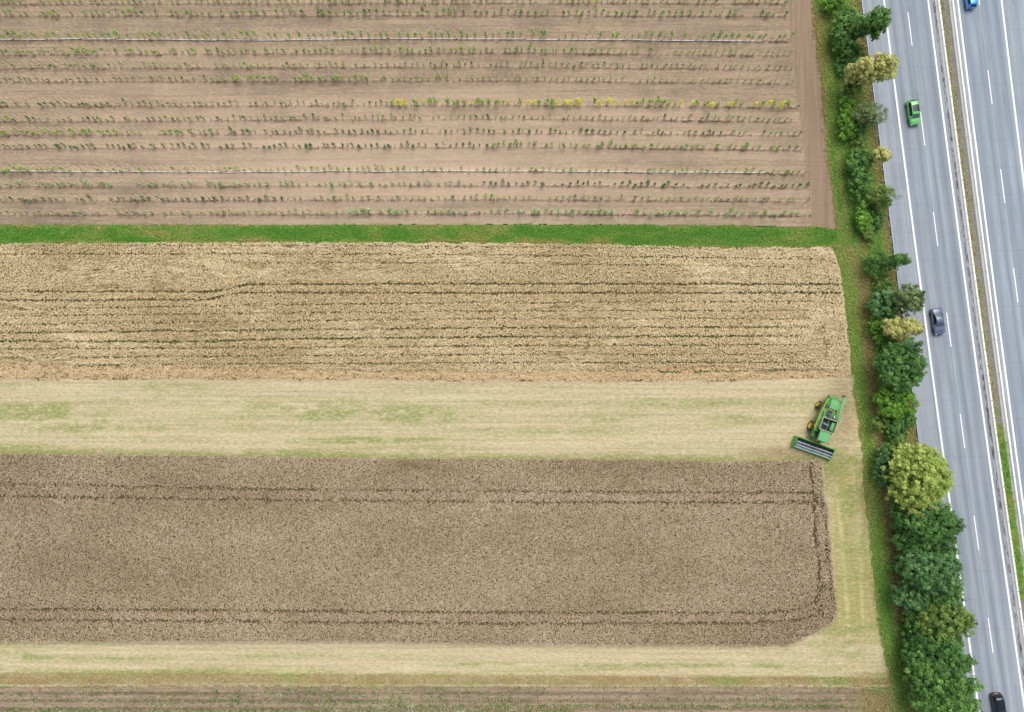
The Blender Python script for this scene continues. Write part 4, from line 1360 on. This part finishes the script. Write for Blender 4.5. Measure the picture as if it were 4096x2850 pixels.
for sh in SHAPE:
    VARS[sh] = [sapling_arrays(sh, 700 + 10 * i + hash2(np.array([len(sh)]), np.array([i]), 3).astype(int)[0]) for i in range(6)]
ind_mesh = {}
rest = {k: ([], [], [], 0) for k in SAP_M}
rest = {k: dict(V=[], F=[], T=[], n=0) for k in SAP_M}
r = np.random.default_rng(77)
CANES = []
cane_z = 3.15
n_ind = 0
for row, segs in SEG.items():
    sp = 26.3 if row in 'BCKLMN' else 24.2
    # measured from the right end, as planted
    x = float(ROWEND(ROWS[row][2]))
    while x > -120:
        yb = float(rowy(row, x))
        for (xa, xb, sh, kinds) in segs:
            if xa <= x < xb:
                break
        kd = kinds[r.integers(len(kinds))]
        if row == 'G' and kd == 'yellow' and r.uniform() < .1: kd = 'lime'
        gx, gy = at(x + r.normal(0, 1.2), yb + r.normal(0, 1.0), 0.0)
        gx, gy = float(gx), float(gy)
        CANES.append((row, x, gx, gy, cane_z * r.uniform(.94, 1.05)))
        if r.uniform() < .9:
            vi = int(r.integers(6)); s = float(np.clip(r.normal(1, .24), .5, 1.5)); rz = r.uniform(0, 6.28)
            if row == 'G' and kd in ('yellow', 'lime'): s *= 1.3
            ox, oy = r.normal(0, .14, 2)
            key = (row, None) if (row, None) in IND else (row, kd)
            if key in IND and x > -30 and n_ind < 300:
                n_ind += 1
                mk = (sh, vi, kd)
                if mk not in ind_mesh:
                    V, F, T = VARS[sh][vi]
                    ind_mesh[mk] = np_mesh('sapling', V, F, SAP_M[kd], {'tint': T})
                o = link('sapling', ind_mesh[mk], None, (gx + ox, gy + oy, .02))
                o.rotation_euler = (0, 0, rz); o.scale = (s, s, s)
                tag(o, IND[key][0], 'sapling', IND[key][1])
            else:
                V, F, T = VARS[sh][vi]
                c_, s_ = math.cos(rz) * s, math.sin(rz) * s
                V2 = np.stack([V[:, 0] * c_ - V[:, 1] * s_ + gx + ox, V[:, 0] * s_ + V[:, 1] * c_ + gy + oy, V[:, 2] * s + .02], -1)
                R_ = rest[kd]
                R_['V'].append(V2); R_['F'].append(F + R_['n']); R_['T'].append(T); R_['n'] += len(V2)
        x -= sp * r.uniform(.93, 1.07)
VV, FF, TT, MI, nv = [], [], [], [], 0
for i, k in enumerate(SAP_M):
    R_ = rest[k]
    if R_['V']:
        V = np.concatenate(R_['V']); F = np.concatenate(R_['F'])
        VV.append(V); FF.append(F + nv); TT.append(np.concatenate(R_['T'])); MI.append(np.full(len(F), i)); nv += len(V)
me = np_mesh('saplings', np.concatenate(VV), np.concatenate(FF), list(SAP_M.values()), {'tint': np.concatenate(TT)}, np.concatenate(MI))
tag(link('saplings', me), 'smaller green saplings of the other nursery rows', 'saplings', None, 'stuff')

cane_t = paint('bamboo_cane', lin(244, 224, 180, 1), .6, .3, .08)
cb = BM(); cb.tube([(0, 0, -.2), (0, 0, 1.5), (.01, .005, 3.15)], [.044, .042, .036], 5)
cane_me = None
stuffV, stuffF, nv = [], [], 0
n_c = 0
for (row, x, gx, gy, L) in CANES:
    tx, ty = r.normal(0, .012, 2)
    solo = (row in 'BC' and x > -30) or (row == 'D' and x > 1750)
    if solo and n_c < 300:
        n_c += 1
        if cane_me is None:
            o = cb.build('cane', cane_t); cane_me = o.data
        else:
            o = link('cane', cane_me)
        o.location = (gx, gy, 0); o.rotation_euler = (tx, ty, 0); o.scale = (1, 1, L / 3.15)
        lb = {'B': 'thin bamboo cane standing in the nursery row above the tall saplings', 'C': 'thin bamboo cane standing beside the upper white irrigation pipe', 'D': 'thin bamboo cane in the sparse row just below the upper white pipe'}[row]
        tag(o, lb, 'cane', {'B': 'canes above the tall saplings', 'C': 'canes along the upper pipe', 'D': 'canes below the upper pipe'}[row])
    else:
        ring = []
        for z, rr in ((-.2, .044), (L, .036)):
            for q in range(4):
                ring.append((gx + rr * math.cos(q * 1.5708) + ty * z, gy + rr * math.sin(q * 1.5708) - tx * z, z))
        stuffV += ring
        for q in range(4):
            stuffF.append((nv + q, nv + (q + 1) % 4, nv + 4 + (q + 1) % 4, nv + 4 + q))
        stuffF.append((nv + 4, nv + 5, nv + 6, nv + 7))
        nv += 8
# short stakes of the bottom rows
for yy, xa in ((2796, 1500), (2828, 1500)):
    x = 3392.0
    while x > xa:
        gx, gy = at(x, yy, 0.0); gx, gy = float(gx), float(gy); L = 1.1
        stuffV += [(gx - .018, gy, 0), (gx + .018, gy, 0), (gx + .018, gy, L), (gx - .018, gy, L), (gx, gy - .018, 0), (gx, gy + .018, 0), (gx, gy + .018, L), (gx, gy - .018, L)]
        stuffF += [(nv, nv + 1, nv + 2, nv + 3), (nv + 4, nv + 5, nv + 6, nv + 7)]; nv += 8
        x -= 13
me = np_mesh('canes', stuffV, stuffF, cane_t)
tag(link('canes', me), 'thin bamboo canes of the other nursery rows', 'canes', None, 'stuff')

# ------------------------------------------------------------------ irrigation pipes and the pale hose
pipe_m = paint('pipe_white', lin(236, 240, 244, .97), .4, .4, .06)
dark_gap = paint('pipe_coupling', lin(120, 126, 132, .8), .5, .4, .1, .5)


def pipe(label, pts, brk):
    xs = [q[0] for q in pts]; ys_ = [q[1] for q in pts]
    o0 = at3(xs[0], ys_[0], 0)
    root = empty('irrigation_pipe', o0)
    tag(root, label, 'pipe')
    rr = np.random.default_rng(brk)
    x = xs[-1]
    jog = 0
    while x > xs[0]:
        xa = max(x - 136.5 * (1 if rr.uniform() < .75 else 2), xs[0])
        j0, j1 = rr.normal(0, 1.0), rr.normal(0, 1.0)
        b = BM()
        P = []
        for t_ in (0, .33, .66, 1):
            xx = xa + 2 + (x - xa - 3) * t_
            q = at3(xx, float(np.interp(xx, xs, ys_)) + j0 + (j1 - j0) * t_, .16)
            P.append(q - o0)
        b.tube(P, .062, 8)
        s = b.build('pipe_section', pipe_m, root)
        e = P[-1]
        c_ = BM(); c_.tube([e + Vector((-.12, 0, 0)), e + Vector((.1, 0, 0))], .085, 8); c_.tube([e + Vector((0, 0, -.16)), e], .02, 6)
        c_.build('coupling', dark_gap, root)
        x = xa


pipe('white irrigation pipe along the tall saplings in the upper nursery', [(-60, 160), (330, 157), (1000, 162), (1250, 160), (1450, 155), (2048, 158), (2500, 160), (2900, 165), (3056, 166)], 5)
pipe('thin white irrigation pipe along the lower nursery rows', [(-60, 686), (600, 688), (900, 691), (1024, 688), (1400, 685), (2048, 684), (2500, 688), (3074, 693)], 9)

hb = BM()
hp = [(-60, 2746), (300, 2742), (700, 2736), (1100, 2737), (1700, 2742), (2400, 2746), (2900, 2746), (3250, 2748), (3390, 2750), (3480, 2754), (3532, 2762), (3556, 2792), (3570, 2822), (3584, 2862)]
hx = np.concatenate([np.linspace(hp[i][0], hp[i + 1][0], 6)[:-1] for i in range(len(hp) - 1)])
tt_ = np.arange(len(hp)); hy = np.concatenate([np.linspace(hp[i][1], hp[i + 1][1], 6)[:-1] for i in range(len(hp) - 1)])
o0 = at3(hx[0], hy[0], 0)
rr = np.random.default_rng(3)
hb.tube([at3(a_, b_ + rr.normal(0, .8), .12) - o0 for a_, b_ in zip(hx, hy)], .035, 6)
ho = hb.build('hose', paint('hose_pale', lin(206, 200, 186, .9), .5, .3, .1), None, o0)
tag(ho, 'long pale hose lying along the bottom field border', 'hose')

# ------------------------------------------------------------------ cars
rubber = paint('tyre_rubber', (.025, .025, .027, 1), .85, .2, .2)
rim_m = paint('alloy_rim', lin(150, 154, 160, .8), .35, .5, .1, .7)
glass_dark = paint('tinted_glass', (.010, .018, .028, 1), .22, .35, .1)
glass_mid = paint('windscreen_glass', lin(96, 116, 134, .6), .25, .3, .1)
red_lamp = paint('tail_lamp', (.45, .03, .03, 1), .25, .5, .05)
clear_lamp = paint('head_lamp', (.4, .44, .46, 1), .25, .6, .05)
plate_m = paint('number_plate', (.75, .75, .72, 1), .4, .3, .03)
black_plastic = paint('black_plastic', (.02, .022, .025, 1), .55, .3, .1)


def car(name, label, px, py, heading, L, W, Hh, colr, st, parts, rim=rim_m):
    """local +Y is forward; st = stations (y share, half width, shoulder z, roof half width, roof z)"""
    c0 = at3(px, py, .65)
    root = empty(name, (c0.x, c0.y, .026), heading)
    tag(root, label, 'car')
    body_m = paint(name + '_paint', colr, .28, .5, .04, .25, 1.0, .6)
    # dense stations by smooth interpolation
    ks = np.array([s[0] for s in st]); vals = np.array([s[1:] for s in st])
    yy = np.unique(np.concatenate([np.linspace(0, 1, 33), ks]))
    dn = np.stack([np.interp(yy, ks, vals[:, j]) for j in range(4)], 1)
    for _ in range(2):
        sm = dn.copy(); sm[1:-1] = .25 * dn[:-2] + .5 * dn[1:-1] + .25 * dn[2:]; dn = sm

    def ring(i):
        w, zs, rw, zr = dn[i]
        y = (yy[i] - .5) * L
        k = 1.0
        half = [(w * .86, .20), (w * .97, .30), (w, .48), (w * 1.0, .62), (w * .965, zs - .05), (w * .93, zs), (rw, zr - .04), (rw * .86, zr), (rw * .45, zr + .025)]
        return [(x * W / 2, y, z) for x, z in half] + [(0, y, zr + .03)] + [(-x * W / 2, y, z) for x, z in reversed(half)]
    rings = [ring(i) for i in range(len(yy))]
    b = BM(); b.loft(rings)
    b.build('body', body_m, root)

    def patch(name, y0, y1, k0, k1, mat, off=.012):
        i0 = int(np.argmin(abs(yy - y0))); i1 = int(np.argmin(abs(yy - y1)))
        b = BM(); rows = []
        for i in range(i0, i1 + 1):
            R_ = rings[i]; row = []
            for k in range(k0, k1 + 1):
                p = Vector(R_[k])
                a_ = Vector(R_[min(k + 1, 18)]) - Vector(R_[max(k - 1, 0)])
                bb = Vector(rings[min(i + 1, len(rings) - 1)][k]) - Vector(rings[max(i - 1, 0)][k])
                nn = a_.cross(bb)
                if nn.length < 1e-6: nn = Vector((0, 0, 1))
                nn.normalize()
                if nn.dot(p - Vector((0, p.y, .55))) < 0: nn = -nn
                row.append(p + nn * off)
            rows.append(row)
        b.loft(rows, close=False, cap=False)
        o = b.build(name, mat, root)
        return o
    for pa in parts:
        patch(*pa)
    # wheels
    r_w = .33 * (Hh / 1.55) ** .3
    for yk in (-.305, .30):
        for sx in (-1, 1):
            wx_ = sx * (W / 2 - .10)
            t = BM(); t.lathe([(-.11, r_w * .72), (-.11, r_w * .95), (-.08, r_w), (.08, r_w), (.11, r_w * .95), (.11, r_w * .72)], (wx_, yk * L, r_w), (sx, 0, 0), 20)
            w_o = t.build('wheel', rubber, root)
            t = BM(); t.lathe([(-.02, r_w * .7), (.115, r_w * .7), (.125, r_w * .62), (.10, r_w * .3), (.12, r_w * .12)], (wx_, yk * L, r_w), (sx, 0, 0), 16)
            t.build('rim', rim, w_o)
    # mirrors
    for sx in (-1, 1):
        m = BM(); m.box((sx * (W / 2 + .10), L * .155, dn[20][1] + .06), (.20, .11, .13), bev=.03); m.box((sx * (W / 2 - .02), L * .16, dn[20][1] + .01), (.12, .05, .04))
        m.build('mirror', body_m if colr[0] + colr[1] > .1 else black_plastic, root)
    # lamps and plates sit in the nose and the tail
    for sx in (-1, 1):
        m = BM(); m.box((sx * W * .36, L * .476, .66), (.26, .22, .12), rot=(0, 0, -sx * .45), bev=.04); m.build('headlight', clear_lamp, root)
        m = BM(); m.box((sx * W * .385, -L * .478, .80), (.24, .22, .18), rot=(0, 0, sx * .4), bev=.04); m.build('tail_light', red_lamp, root)
    m = BM(); m.box((0, -L * .5 - .005, .62), (.52, .03, .12)); m.build('number_plate', plate_m, root)
    m = BM(); m.box((0, L * .497, .42), (W * .55, .06, .20), bev=.02); m.build('grille', black_plastic, root)
    m = BM(); m.box((0, -L * .494, .36), (W * .7, .07, .18), bev=.02); m.build('bumper_trim', black_plastic, root)
    return root


# heading: local +Y forward. Down the picture along the lanes
hd_down = math.radians(180) + math.atan(.131)
hd_up = math.atan(.131)
# section ring indices: 5 = shoulder, 6 = roof edge, 9 = middle, 12 = roof edge other side, 13 = shoulder
suv = [(0, .84, .82, .66, .86), (.03, .94, .92, .72, 1.0), (.07, .98, .98, .72, 1.40), (.13, 1.0, 1.0, .73, 1.52), (.35, 1.0, .98, .74, 1.58), (.55, 1.0, .96, .74, 1.56), (.62, 1.0, .96, .73, 1.48), (.76, 1.0, .94, .80, 1.03), (.88, .98, .88, .76, .94), (.96, .92, .80, .66, .84), (1, .80, .62, .56, .66)]
car('green_car', 'bright green car with a black glass roof driving down the left carriageway', 3653.5, 452, hd_down, 4.5, 1.86, 1.6, lin(118, 208, 120, .9), suv, [
    ('rear_window', .035, .085, 7, 11, glass_dark), ('windscreen', .635, .745, 7, 11, glass_mid), ('sunroof', .24, .53, 7, 11, glass_dark), ('side_window', .14, .66, 5, 6, glass_dark), ('side_window', .14, .66, 12, 13, glass_dark)])
coupe = [(0, .80, .78, .64, .84), (.04, .92, .90, .72, .97), (.12, .98, .96, .74, 1.05), (.20, 1.0, .97, .66, 1.14), (.36, 1.0, .95, .66, 1.36), (.46, 1.0, .93, .66, 1.39), (.54, 1.0, .92, .66, 1.35), (.68, 1.0, .91, .78, .98), (.85, .98, .86, .74, .90), (.95, .92, .76, .66, .80), (1, .78, .60, .54, .62)]
car('grey_coupe', 'dark blue-grey coupe with a bonnet vent driving down the left carriageway', 3751.5, 1287, hd_down, 4.72, 1.9, 1.38, lin(112, 130, 158, .72), coupe, [
    ('rear_window', .17, .34, 7, 11, glass_mid), ('windscreen', .555, .67, 7, 11, glass_mid), ('side_window', .22, .60, 5, 6, glass_dark), ('side_window', .22, .60, 12, 13, glass_dark), ('bonnet_vent', .86, .885, 8, 10, black_plastic)], rim=paint('dark_rim', lin(92, 104, 116, .7), .4, .5, .1, .5))
hatch = [(0, .84, .80, .66, .86), (.03, .95, .92, .70, 1.05), (.08, .98, .98, .70, 1.40), (.14, 1.0, 1.0, .72, 1.48), (.35, 1.0, .98, .73, 1.52), (.52, 1.0, .96, .72, 1.49), (.62, 1.0, .95, .72, 1.36), (.77, 1.0, .92, .78, 1.00), (.9, .97, .84, .72, .90), (1, .80, .62, .56, .66)]
car('blue_car', 'small bright blue hatchback cut by the top edge on the right carriageway', 3880, -8, hd_up, 3.9, 1.7, 1.52, lin(66, 156, 236, .95), hatch, [
    ('rear_window', .03, .085, 7, 11, glass_dark), ('windscreen', .62, .74, 7, 11, glass_mid), ('side_window', .13, .64, 5, 6, glass_dark), ('side_window', .13, .64, 12, 13, glass_dark)])
car('black_car', 'black car cut by the bottom edge on the left carriageway', 3993, 2828, hd_down, 4.5, 1.84, 1.55, lin(44, 52, 68, .6), suv, [
    ('rear_window', .035, .085, 7, 11, glass_dark), ('windscreen', .635, .745, 7, 11, glass_mid), ('sunroof', .2, .52, 7, 11, glass_dark), ('side_window', .14, .66, 5, 6, glass_dark), ('side_window', .14, .66, 12, 13, glass_dark)])

# ------------------------------------------------------------------ combine harvester (local +Y forward, +X its right)
g1 = paint('machine_green', lin(58, 158, 66, .8), .5, .35, .12, 0, 1.5, dusty=.4)
g2 = paint('machine_green_faded', lin(94, 186, 118, .85), .55, .35, .08, 0, 1.5, dusty=.3)
g3 = paint('header_green', lin(66, 176, 62, .85), .5, .35, .1, dusty=.4)
yel = paint('machine_yellow', lin(244, 222, 70, 1), .4, .4, .05)
dk = paint('machine_dark', (.03, .034, .042, 1), .6, .3, .2)
dgrey = paint('machine_grey', lin(82, 92, 108, .7), .5, .4, .12)
reel_g = paint('reel_grey', lin(164, 174, 192, .8), .45, .4, .08)
beige = paint('rubber_beige', lin(176, 172, 152, .8), .8, .2, .1)
silver = paint('exhaust_steel', lin(200, 204, 210, .9), .3, .5, .06, .6)
dustm = paint('chaff_dust', lin(176, 152, 110, .85), .95, .1, .2, 0, 5)
tyre_m = paint('tractor_tyre', (.035, .034, .032, 1), .9, .2, .25, dusty=.3)

cg = at3(3254, 1787, .8)
fw = Vector((-.337, -.941, 0)).normalized()
rzc = math.atan2(fw.y, fw.x) - math.pi / 2
orig = Vector((cg.x, cg.y, 0)) - fw * 3.3
hv = empty('combine_harvester', orig, rzc)
tag(hv, 'green combine harvester with yellow wheels cutting the beige grain corner', 'combine harvester')

b = BM()
b.loft([[(-w1, y, z1), (w1, y, z1), (w2, y, zm), (w3, y, z2), (w3 - .25, y, z2 + .18), (-w3 + .25, y, z2 + .18), (-w3, y, z2), (-w2, y, zm)] for (y, w1, w2, w3, z1, zm, z2) in
        [(.75, 1.0, 1.42, 1.45, 1.15, 1.6, 2.35), (-.6, 1.05, 1.5, 1.5, 1.0, 1.6, 2.45), (-2.6, 1.05, 1.42, 1.35, .95, 1.6, 2.5), (-4.2, .95, 1.2, 1.12, 1.0, 1.6, 2.45), (-5.5, .85, .98, .92, 1.3, 1.7, 2.4)]], smooth=False)
body = b.build('body', g1, hv)
for sx in (1, -1):
    b = BM()
    b.loft([[(sx * (w + .01), y, z), (sx * (w + .05), y, z + .02), (sx * (w + .05), y, z + .07), (sx * (w + .0), y, z + .11)] for (y, w, z) in [(.6, 1.45, 2.22), (-.6, 1.5, 2.32), (-2.6, 1.36, 2.38), (-4.2, 1.13, 2.34), (-5.4, .94, 2.3)]], smooth=False)
    b.build('stripe', yel, body)
    b = BM()
    for k in range(7):
        y = -1.9 - k * .2
        b.box((sx * (1.40 - .10 * k * .2), y, 2.05), (.05, .07, .42), rot=(0, 0, 0))
    b.build('side_vent', dk, body)
b = BM(); b.box((1.54, -.25, 2.05), (.04, .5, .16)); b.build('yellow_panel', yel, body)
# top right shoulder cover with louvres, seen bright
b = BM(); b.loft([[(.78, y, 2.68), (w, y, 2.52), (w + .02, y, 2.56), (.8, y, 2.76)] for (y, w) in [(-.1, 1.42), (-1.8, 1.40), (-3.3, 1.2)]], smooth=False)
b.build('shoulder_cover', g2, hv)
b = BM()
for k in range(7):
    b.box((1.08, -2.0 - k * .17, 2.70), (.42, .07, .05), rot=(0, .22, .25))
b.build('louvre', dk, hv)

# grain tank: four flared walls, beige rubber rim, dark inside with an auger and cover
tk_w, tk_l, y_c = 1.28, 1.08, -.85
b = BM()
def ringq(w, l, z): return [(-w, y_c - l, z), (w, y_c - l, z), (w, y_c + l, z), (-w, y_c + l, z)]
b.loft([ringq(tk_w - .2, tk_l - .15, 2.5), ringq(tk_w, tk_l, 3.75), ringq(tk_w - .05, tk_l - .05, 3.75), ringq(tk_w - .28, tk_l - .22, 2.75)], cap=False, smooth=False)
tank = b.build('grain_tank', g1, hv)
b = BM()
for (c_, s_) in (((0, y_c - tk_l, 3.77), (2 * tk_w + .1, .14, .05)), ((0, y_c + tk_l, 3.77), (2 * tk_w + .1, .14, .05)), ((-tk_w, y_c, 3.771), (.14, 2 * tk_l - .15, .05)), ((tk_w, y_c, 3.771), (.16, 2 * tk_l - .15, .05))):
    b.box(c_, s_)
b.build('rim', beige, tank)
b = BM(); b.box((0, y_c, 2.77), (2 * tk_w - .56, 2 * tk_l - .44, .04)); b.build('tank_floor', dk, tank)
b = BM(); b.box((-.84, y_c + .05, 3.35), (.5, 1.5, .06), bev=.02); b.box((-.62, y_c - .1, 3.1), (.06, 1.4, .5)); b.build('tank_cover', g2, tank)
b = BM(); b.box((-.85, y_c + .65, 3.39), (.22, .22, .03)); b.build('tank_hatch', dk, tank)
b = BM(); b.tube([(.9, y_c - .2, 2.95), (-.1, y_c + .05, 3.45)], .13, 10); b.build('fill_auger', g2, tank)
b = BM(); b.tube([(.1, y_c - tk_l + .1, 3.6), (.1, y_c + tk_l - .1, 3.6)], .025, 6); b.tube([(-tk_w + .1, y_c + .1, 3.6), (tk_w - .1, y_c + .1, 3.6)], .02, 6); b.build('cross_bar', reel_g, tank)

# engine deck
b = BM(); b.box((0, -2.75, 2.55), (1.7, 1.5, .2), bev=.02); b.build('engine_deck', g1, hv)
b = BM(); b.box((-.05, -2.45, 2.85), (.55, .6, .45), bev=.05); b.box((.4, -2.75, 2.8), (.42, .55, .35), bev=.08); b.build('engine', dgrey, hv)
b = BM(); b.box((.1, -3.15, 2.70), (.8, .4, .12)); b.build('deck_opening', dk, hv)
b = BM(); b.tube([(-.82, -2.05, 2.95), (-.82, -2.9, 2.95)], .13, 12); b.build('exhaust', silver, hv)
b = BM(); b.box((0, -3.62, 2.75), (1.3, .22, .06)); b.build('dusty_shelf', dustm, hv)
b = BM(); b.box((.86, -4.0, 2.62), (.46, .62, .5), bev=.06); b.build('air_intake', dgrey, hv)
# rear hood
b = BM(); b.loft([[(-.95, y, 2.3), (.55, y, 2.3), (.55, y, z - .06), (.49, y, z), (-.89, y, z), (-.95, y, z - .06)] for (y, z) in [(-3.8, 3.0), (-4.6, 3.05), (-5.55, 2.85)]], smooth=False)
hood = b.build('rear_hood', g2, hv)
b = BM(); b.tube([(-.9, -5.5, 3.05), (.5, -5.5, 3.05)], .025, 6); b.tube([(-.9, -5.5, 2.8), (-.9, -5.5, 3.05)], .025, 6); b.tube([(.5, -5.5, 2.8), (.5, -5.5, 3.05)], .025, 6); b.build('handrail', g1, hood)
b = BM(); b.box((0, -5.75, 1.5), (1.5, .6, .9), rot=(.35, 0, 0), bev=.05); b.build('straw_chopper', g1, hv)
# unloading auger folded back along its left side
b = BM(); b.tube([(-1.42, -1.6, 2.7), (-1.42, -1.9, 3.3), (-1.38, -2.3, 3.42), (-1.12, -6.3, 3.42)], [.2, .24, .25, .24], 14)
aug = b.build('unloading_auger', g2, hv)
b = BM(); b.tube([(-1.10, -6.25, 3.42), (-1.0, -6.5, 3.2)], [.25, .27], 12); b.build('spout', dgrey, aug)
b = BM(); b.box((-1.05, -5.3, 3.1), (.5, .08, .08)); b.build('auger_rest', dk, aug)
# cab
b = BM()
b.loft([[(-w, y0, z), (w, y0, z), (w, y1, z), (-w, y1, z)] for (w, y0, y1, z) in [(.82, .42, 1.85, 1.75), (.9, .38, 2.15, 2.5), (.86, .4, 2.0, 3.32)]], smooth=False)
cab = b.build('cab', glass_dark, hv)
b = BM(); b.box((0, 1.2, 3.5), (1.85, 1.9, .32), bev=.14, seg=3); b.build('cab_roof', g2, cab)
b = BM()
for sx in (-1, 1):
    for (y0, y1) in ((.42, .40), (1.85, 2.0)):
        b.tube([(sx * .86, y0, 1.75), (sx * .9, (y0 + y1) / 2 + .05, 2.5), (sx * .88, y1, 3.32)], .045, 6)
b.build('cab_pillar', g1, cab)
for sx in (-1, 1):
    b = BM(); b.tube([(sx * .9, 1.9, 2.9), (sx * 1.35, 2.15, 2.95)], .025, 6); b.box((sx * 1.42, 2.15, 2.75), (.26, .10, .42), bev=.03); b.build('mirror', dgrey, cab)
b = BM(); b.lathe([(0, .11), (.12, .13), (.2, .09), (.22, .02)], (.72, 2.12, 3.0), (0, .6, .8), 12); b.build('work_lamp', paint('amber_lens', lin(250, 200, 110, .95), .3, .5, .05), cab)
# platform and ladder on its right
b = BM(); b.box((1.2, 1.1, 1.75), (.7, 1.2, .08)); 
for z in (2.2, 2.6):
    b.tube([(1.52, .55, z), (1.52, 1.65, z)], .025, 6)
for y in (.55, 1.1, 1.65):
    b.tube([(1.52, y, 1.75), (1.52, y, 2.6)], .025, 6)
b.build('platform', g1, hv)
b = BM(); b.box((-1.15, 1.0, 1.7), (.55, 1.0, .1)); b.build('walkway', g1, hv)
# feeder house
b = BM(); b.loft([[(-.75, y, z - .35), (.75, y, z - .35), (.75, y, z + .3), (-.75, y, z + .3)] for (y, z) in [(.9, 1.5), (2.55, .85)]], smooth=False)
fh = b.build('feeder_house', g1, hv)
b = BM(); b.box((0, 2.25, 1.31), (1.2, .5, .03), rot=(-.38, 0, 0)); b.build('chaff', dustm, fh)
# wheels
for (y, r_w, wd, xs_, st_) in ((0.0, .92, .66, 1.55, 0), (-3.95, .70, .48, 1.45, math.radians(-14))):
    for sx in (1, -1):
        dvec = Vector((sx * math.cos(st_), sx * math.sin(st_), 0))
        b = BM(); b.lathe([(-wd * .25, r_w * .57), (-wd / 2, r_w * .60), (-wd / 2, r_w * .86), (-wd * .36, r_w * .97), (wd * .36, r_w * .97), (wd / 2, r_w * .86), (wd / 2, r_w * .60), (wd * .25, r_w * .57)], (sx * xs_, y, r_w), dvec, 28)
        side = Vector((-dvec.y, dvec.x, 0))
        for k in range(20):          # lugs
            a_ = 2 * math.pi * k / 20
            cpos = Vector((sx * xs_, y, r_w)) + (side * math.cos(a_) + Vector((0, 0, 1)) * math.sin(a_)) * r_w * .99 + dvec * wd * .2 * (1 if k % 2 else -1)
            tmp = bmesh.new(); bmesh.ops.create_cube(tmp, size=1)
            for v in tmp.verts: v.co = Vector((v.co.x * wd * .5, v.co.y * .09, v.co.z * .07))
            tng = (-side * math.sin(a_) + Vector((0, 0, 1)) * math.cos(a_)); rad = (side * math.cos(a_) + Vector((0, 0, 1)) * math.sin(a_))
            Mx = Matrix((dvec, tng, rad)).transposed().to_4x4(); Mx.translation = cpos
            tmp.transform(Mx @ Matrix.Rotation(.5 * (1 if k % 2 else -1), 4, 'Z')); b._merge(tmp)
        wo = b.build('wheel', tyre_m, hv)
        b = BM(); b.lathe([(-wd * .3, r_w * .55), (wd * .44, r_w * .6), (wd * .5, r_w * .56), (wd * .34, r_w * .48), (wd * .30, r_w * .2), (wd * .42, r_w * .14), (wd * .43, .02)], (sx * xs_, y, r_w), dvec, 24)
        b.build('rim', yel, wo)
# header
hw = 3.42
b = BM()
b.box((0, 2.62, .85), (2 * hw, .10, 1.0)); b.box((0, 2.60, 1.42), (2 * hw, .16, .16), bev=.03); b.box((0, 3.55, .26), (2 * hw, 1.8, .06)); b.box((0, 4.5, .26), (2 * hw, .22, .10)); b.box((0, 4.28, .34), (2 * hw, .07, .05))
b.box((0, 2.75, 1.15), (2 * hw, .06, .06))
hd = b.build('header', g3, hv)
for sx in (-1, 1):
    b = BM(); b.loft([[(sx * hw, y, z0), (sx * (hw + .12), y, z0), (sx * (hw + .12), y, z1), (sx * hw, y, z1)] for (y, z0, z1) in [(2.55, .2, 1.45), (3.2, .15, 1.3), (4.0, .12, .95), (4.6, .12, .55), (5.0, .14, .25)]], smooth=False)
    b.build('crop_divider', g3, hd)
    b = BM(); b.box((sx * (hw - .05), 3.2, 1.38), (.12, 1.5, .12), rot=(-.06, 0, 0)); b.build('reel_arm', g1, hd)
b = BM(); b.tube([(-hw + .1, 3.15, .62), (hw - .1, 3.15, .62)], .22, 14)
for k in range(46):
    x = -hw + .2 + k * (2 * hw - .4) / 45; a_ = k * 1.3
    b.box((x, 3.15, .62), (.03, .62, .62), rot=(a_, .25 * (1 if x < 0 else -1), 0))
b.build('header_auger', dgrey, hd)
b = BM(); b.tube([(-hw + .1, 3.85, 1.05), (hw - .1, 3.85, 1.05)], .07, 10)
for x in (-hw + .15, -1.75, 0, 1.75, hw - .15):
    for k in range(6):
        a_ = k * math.pi / 3 + .35
        b.tube([(x, 3.85, 1.05), (x, 3.85 + .56 * math.cos(a_), 1.05 + .56 * math.sin(a_))], .025, 6)
reel = b.build('reel', dk, hd)
for k in range(6):
    a_ = k * math.pi / 3 + .35
    y, z = 3.85 + .56 * math.cos(a_), 1.05 + .56 * math.sin(a_)
    b = BM(); b.box((0, y, z), (2 * hw - .3, .15, .05), rot=(.2, 0, 0))
    for j in range(44):
        b.box((-hw + .3 + j * .157, y + .03, z - .12), (.02, .02, .24))
    b.build('reel_bat', reel_g, hd)

print('individual saplings', n_ind, 'canes', n_c)
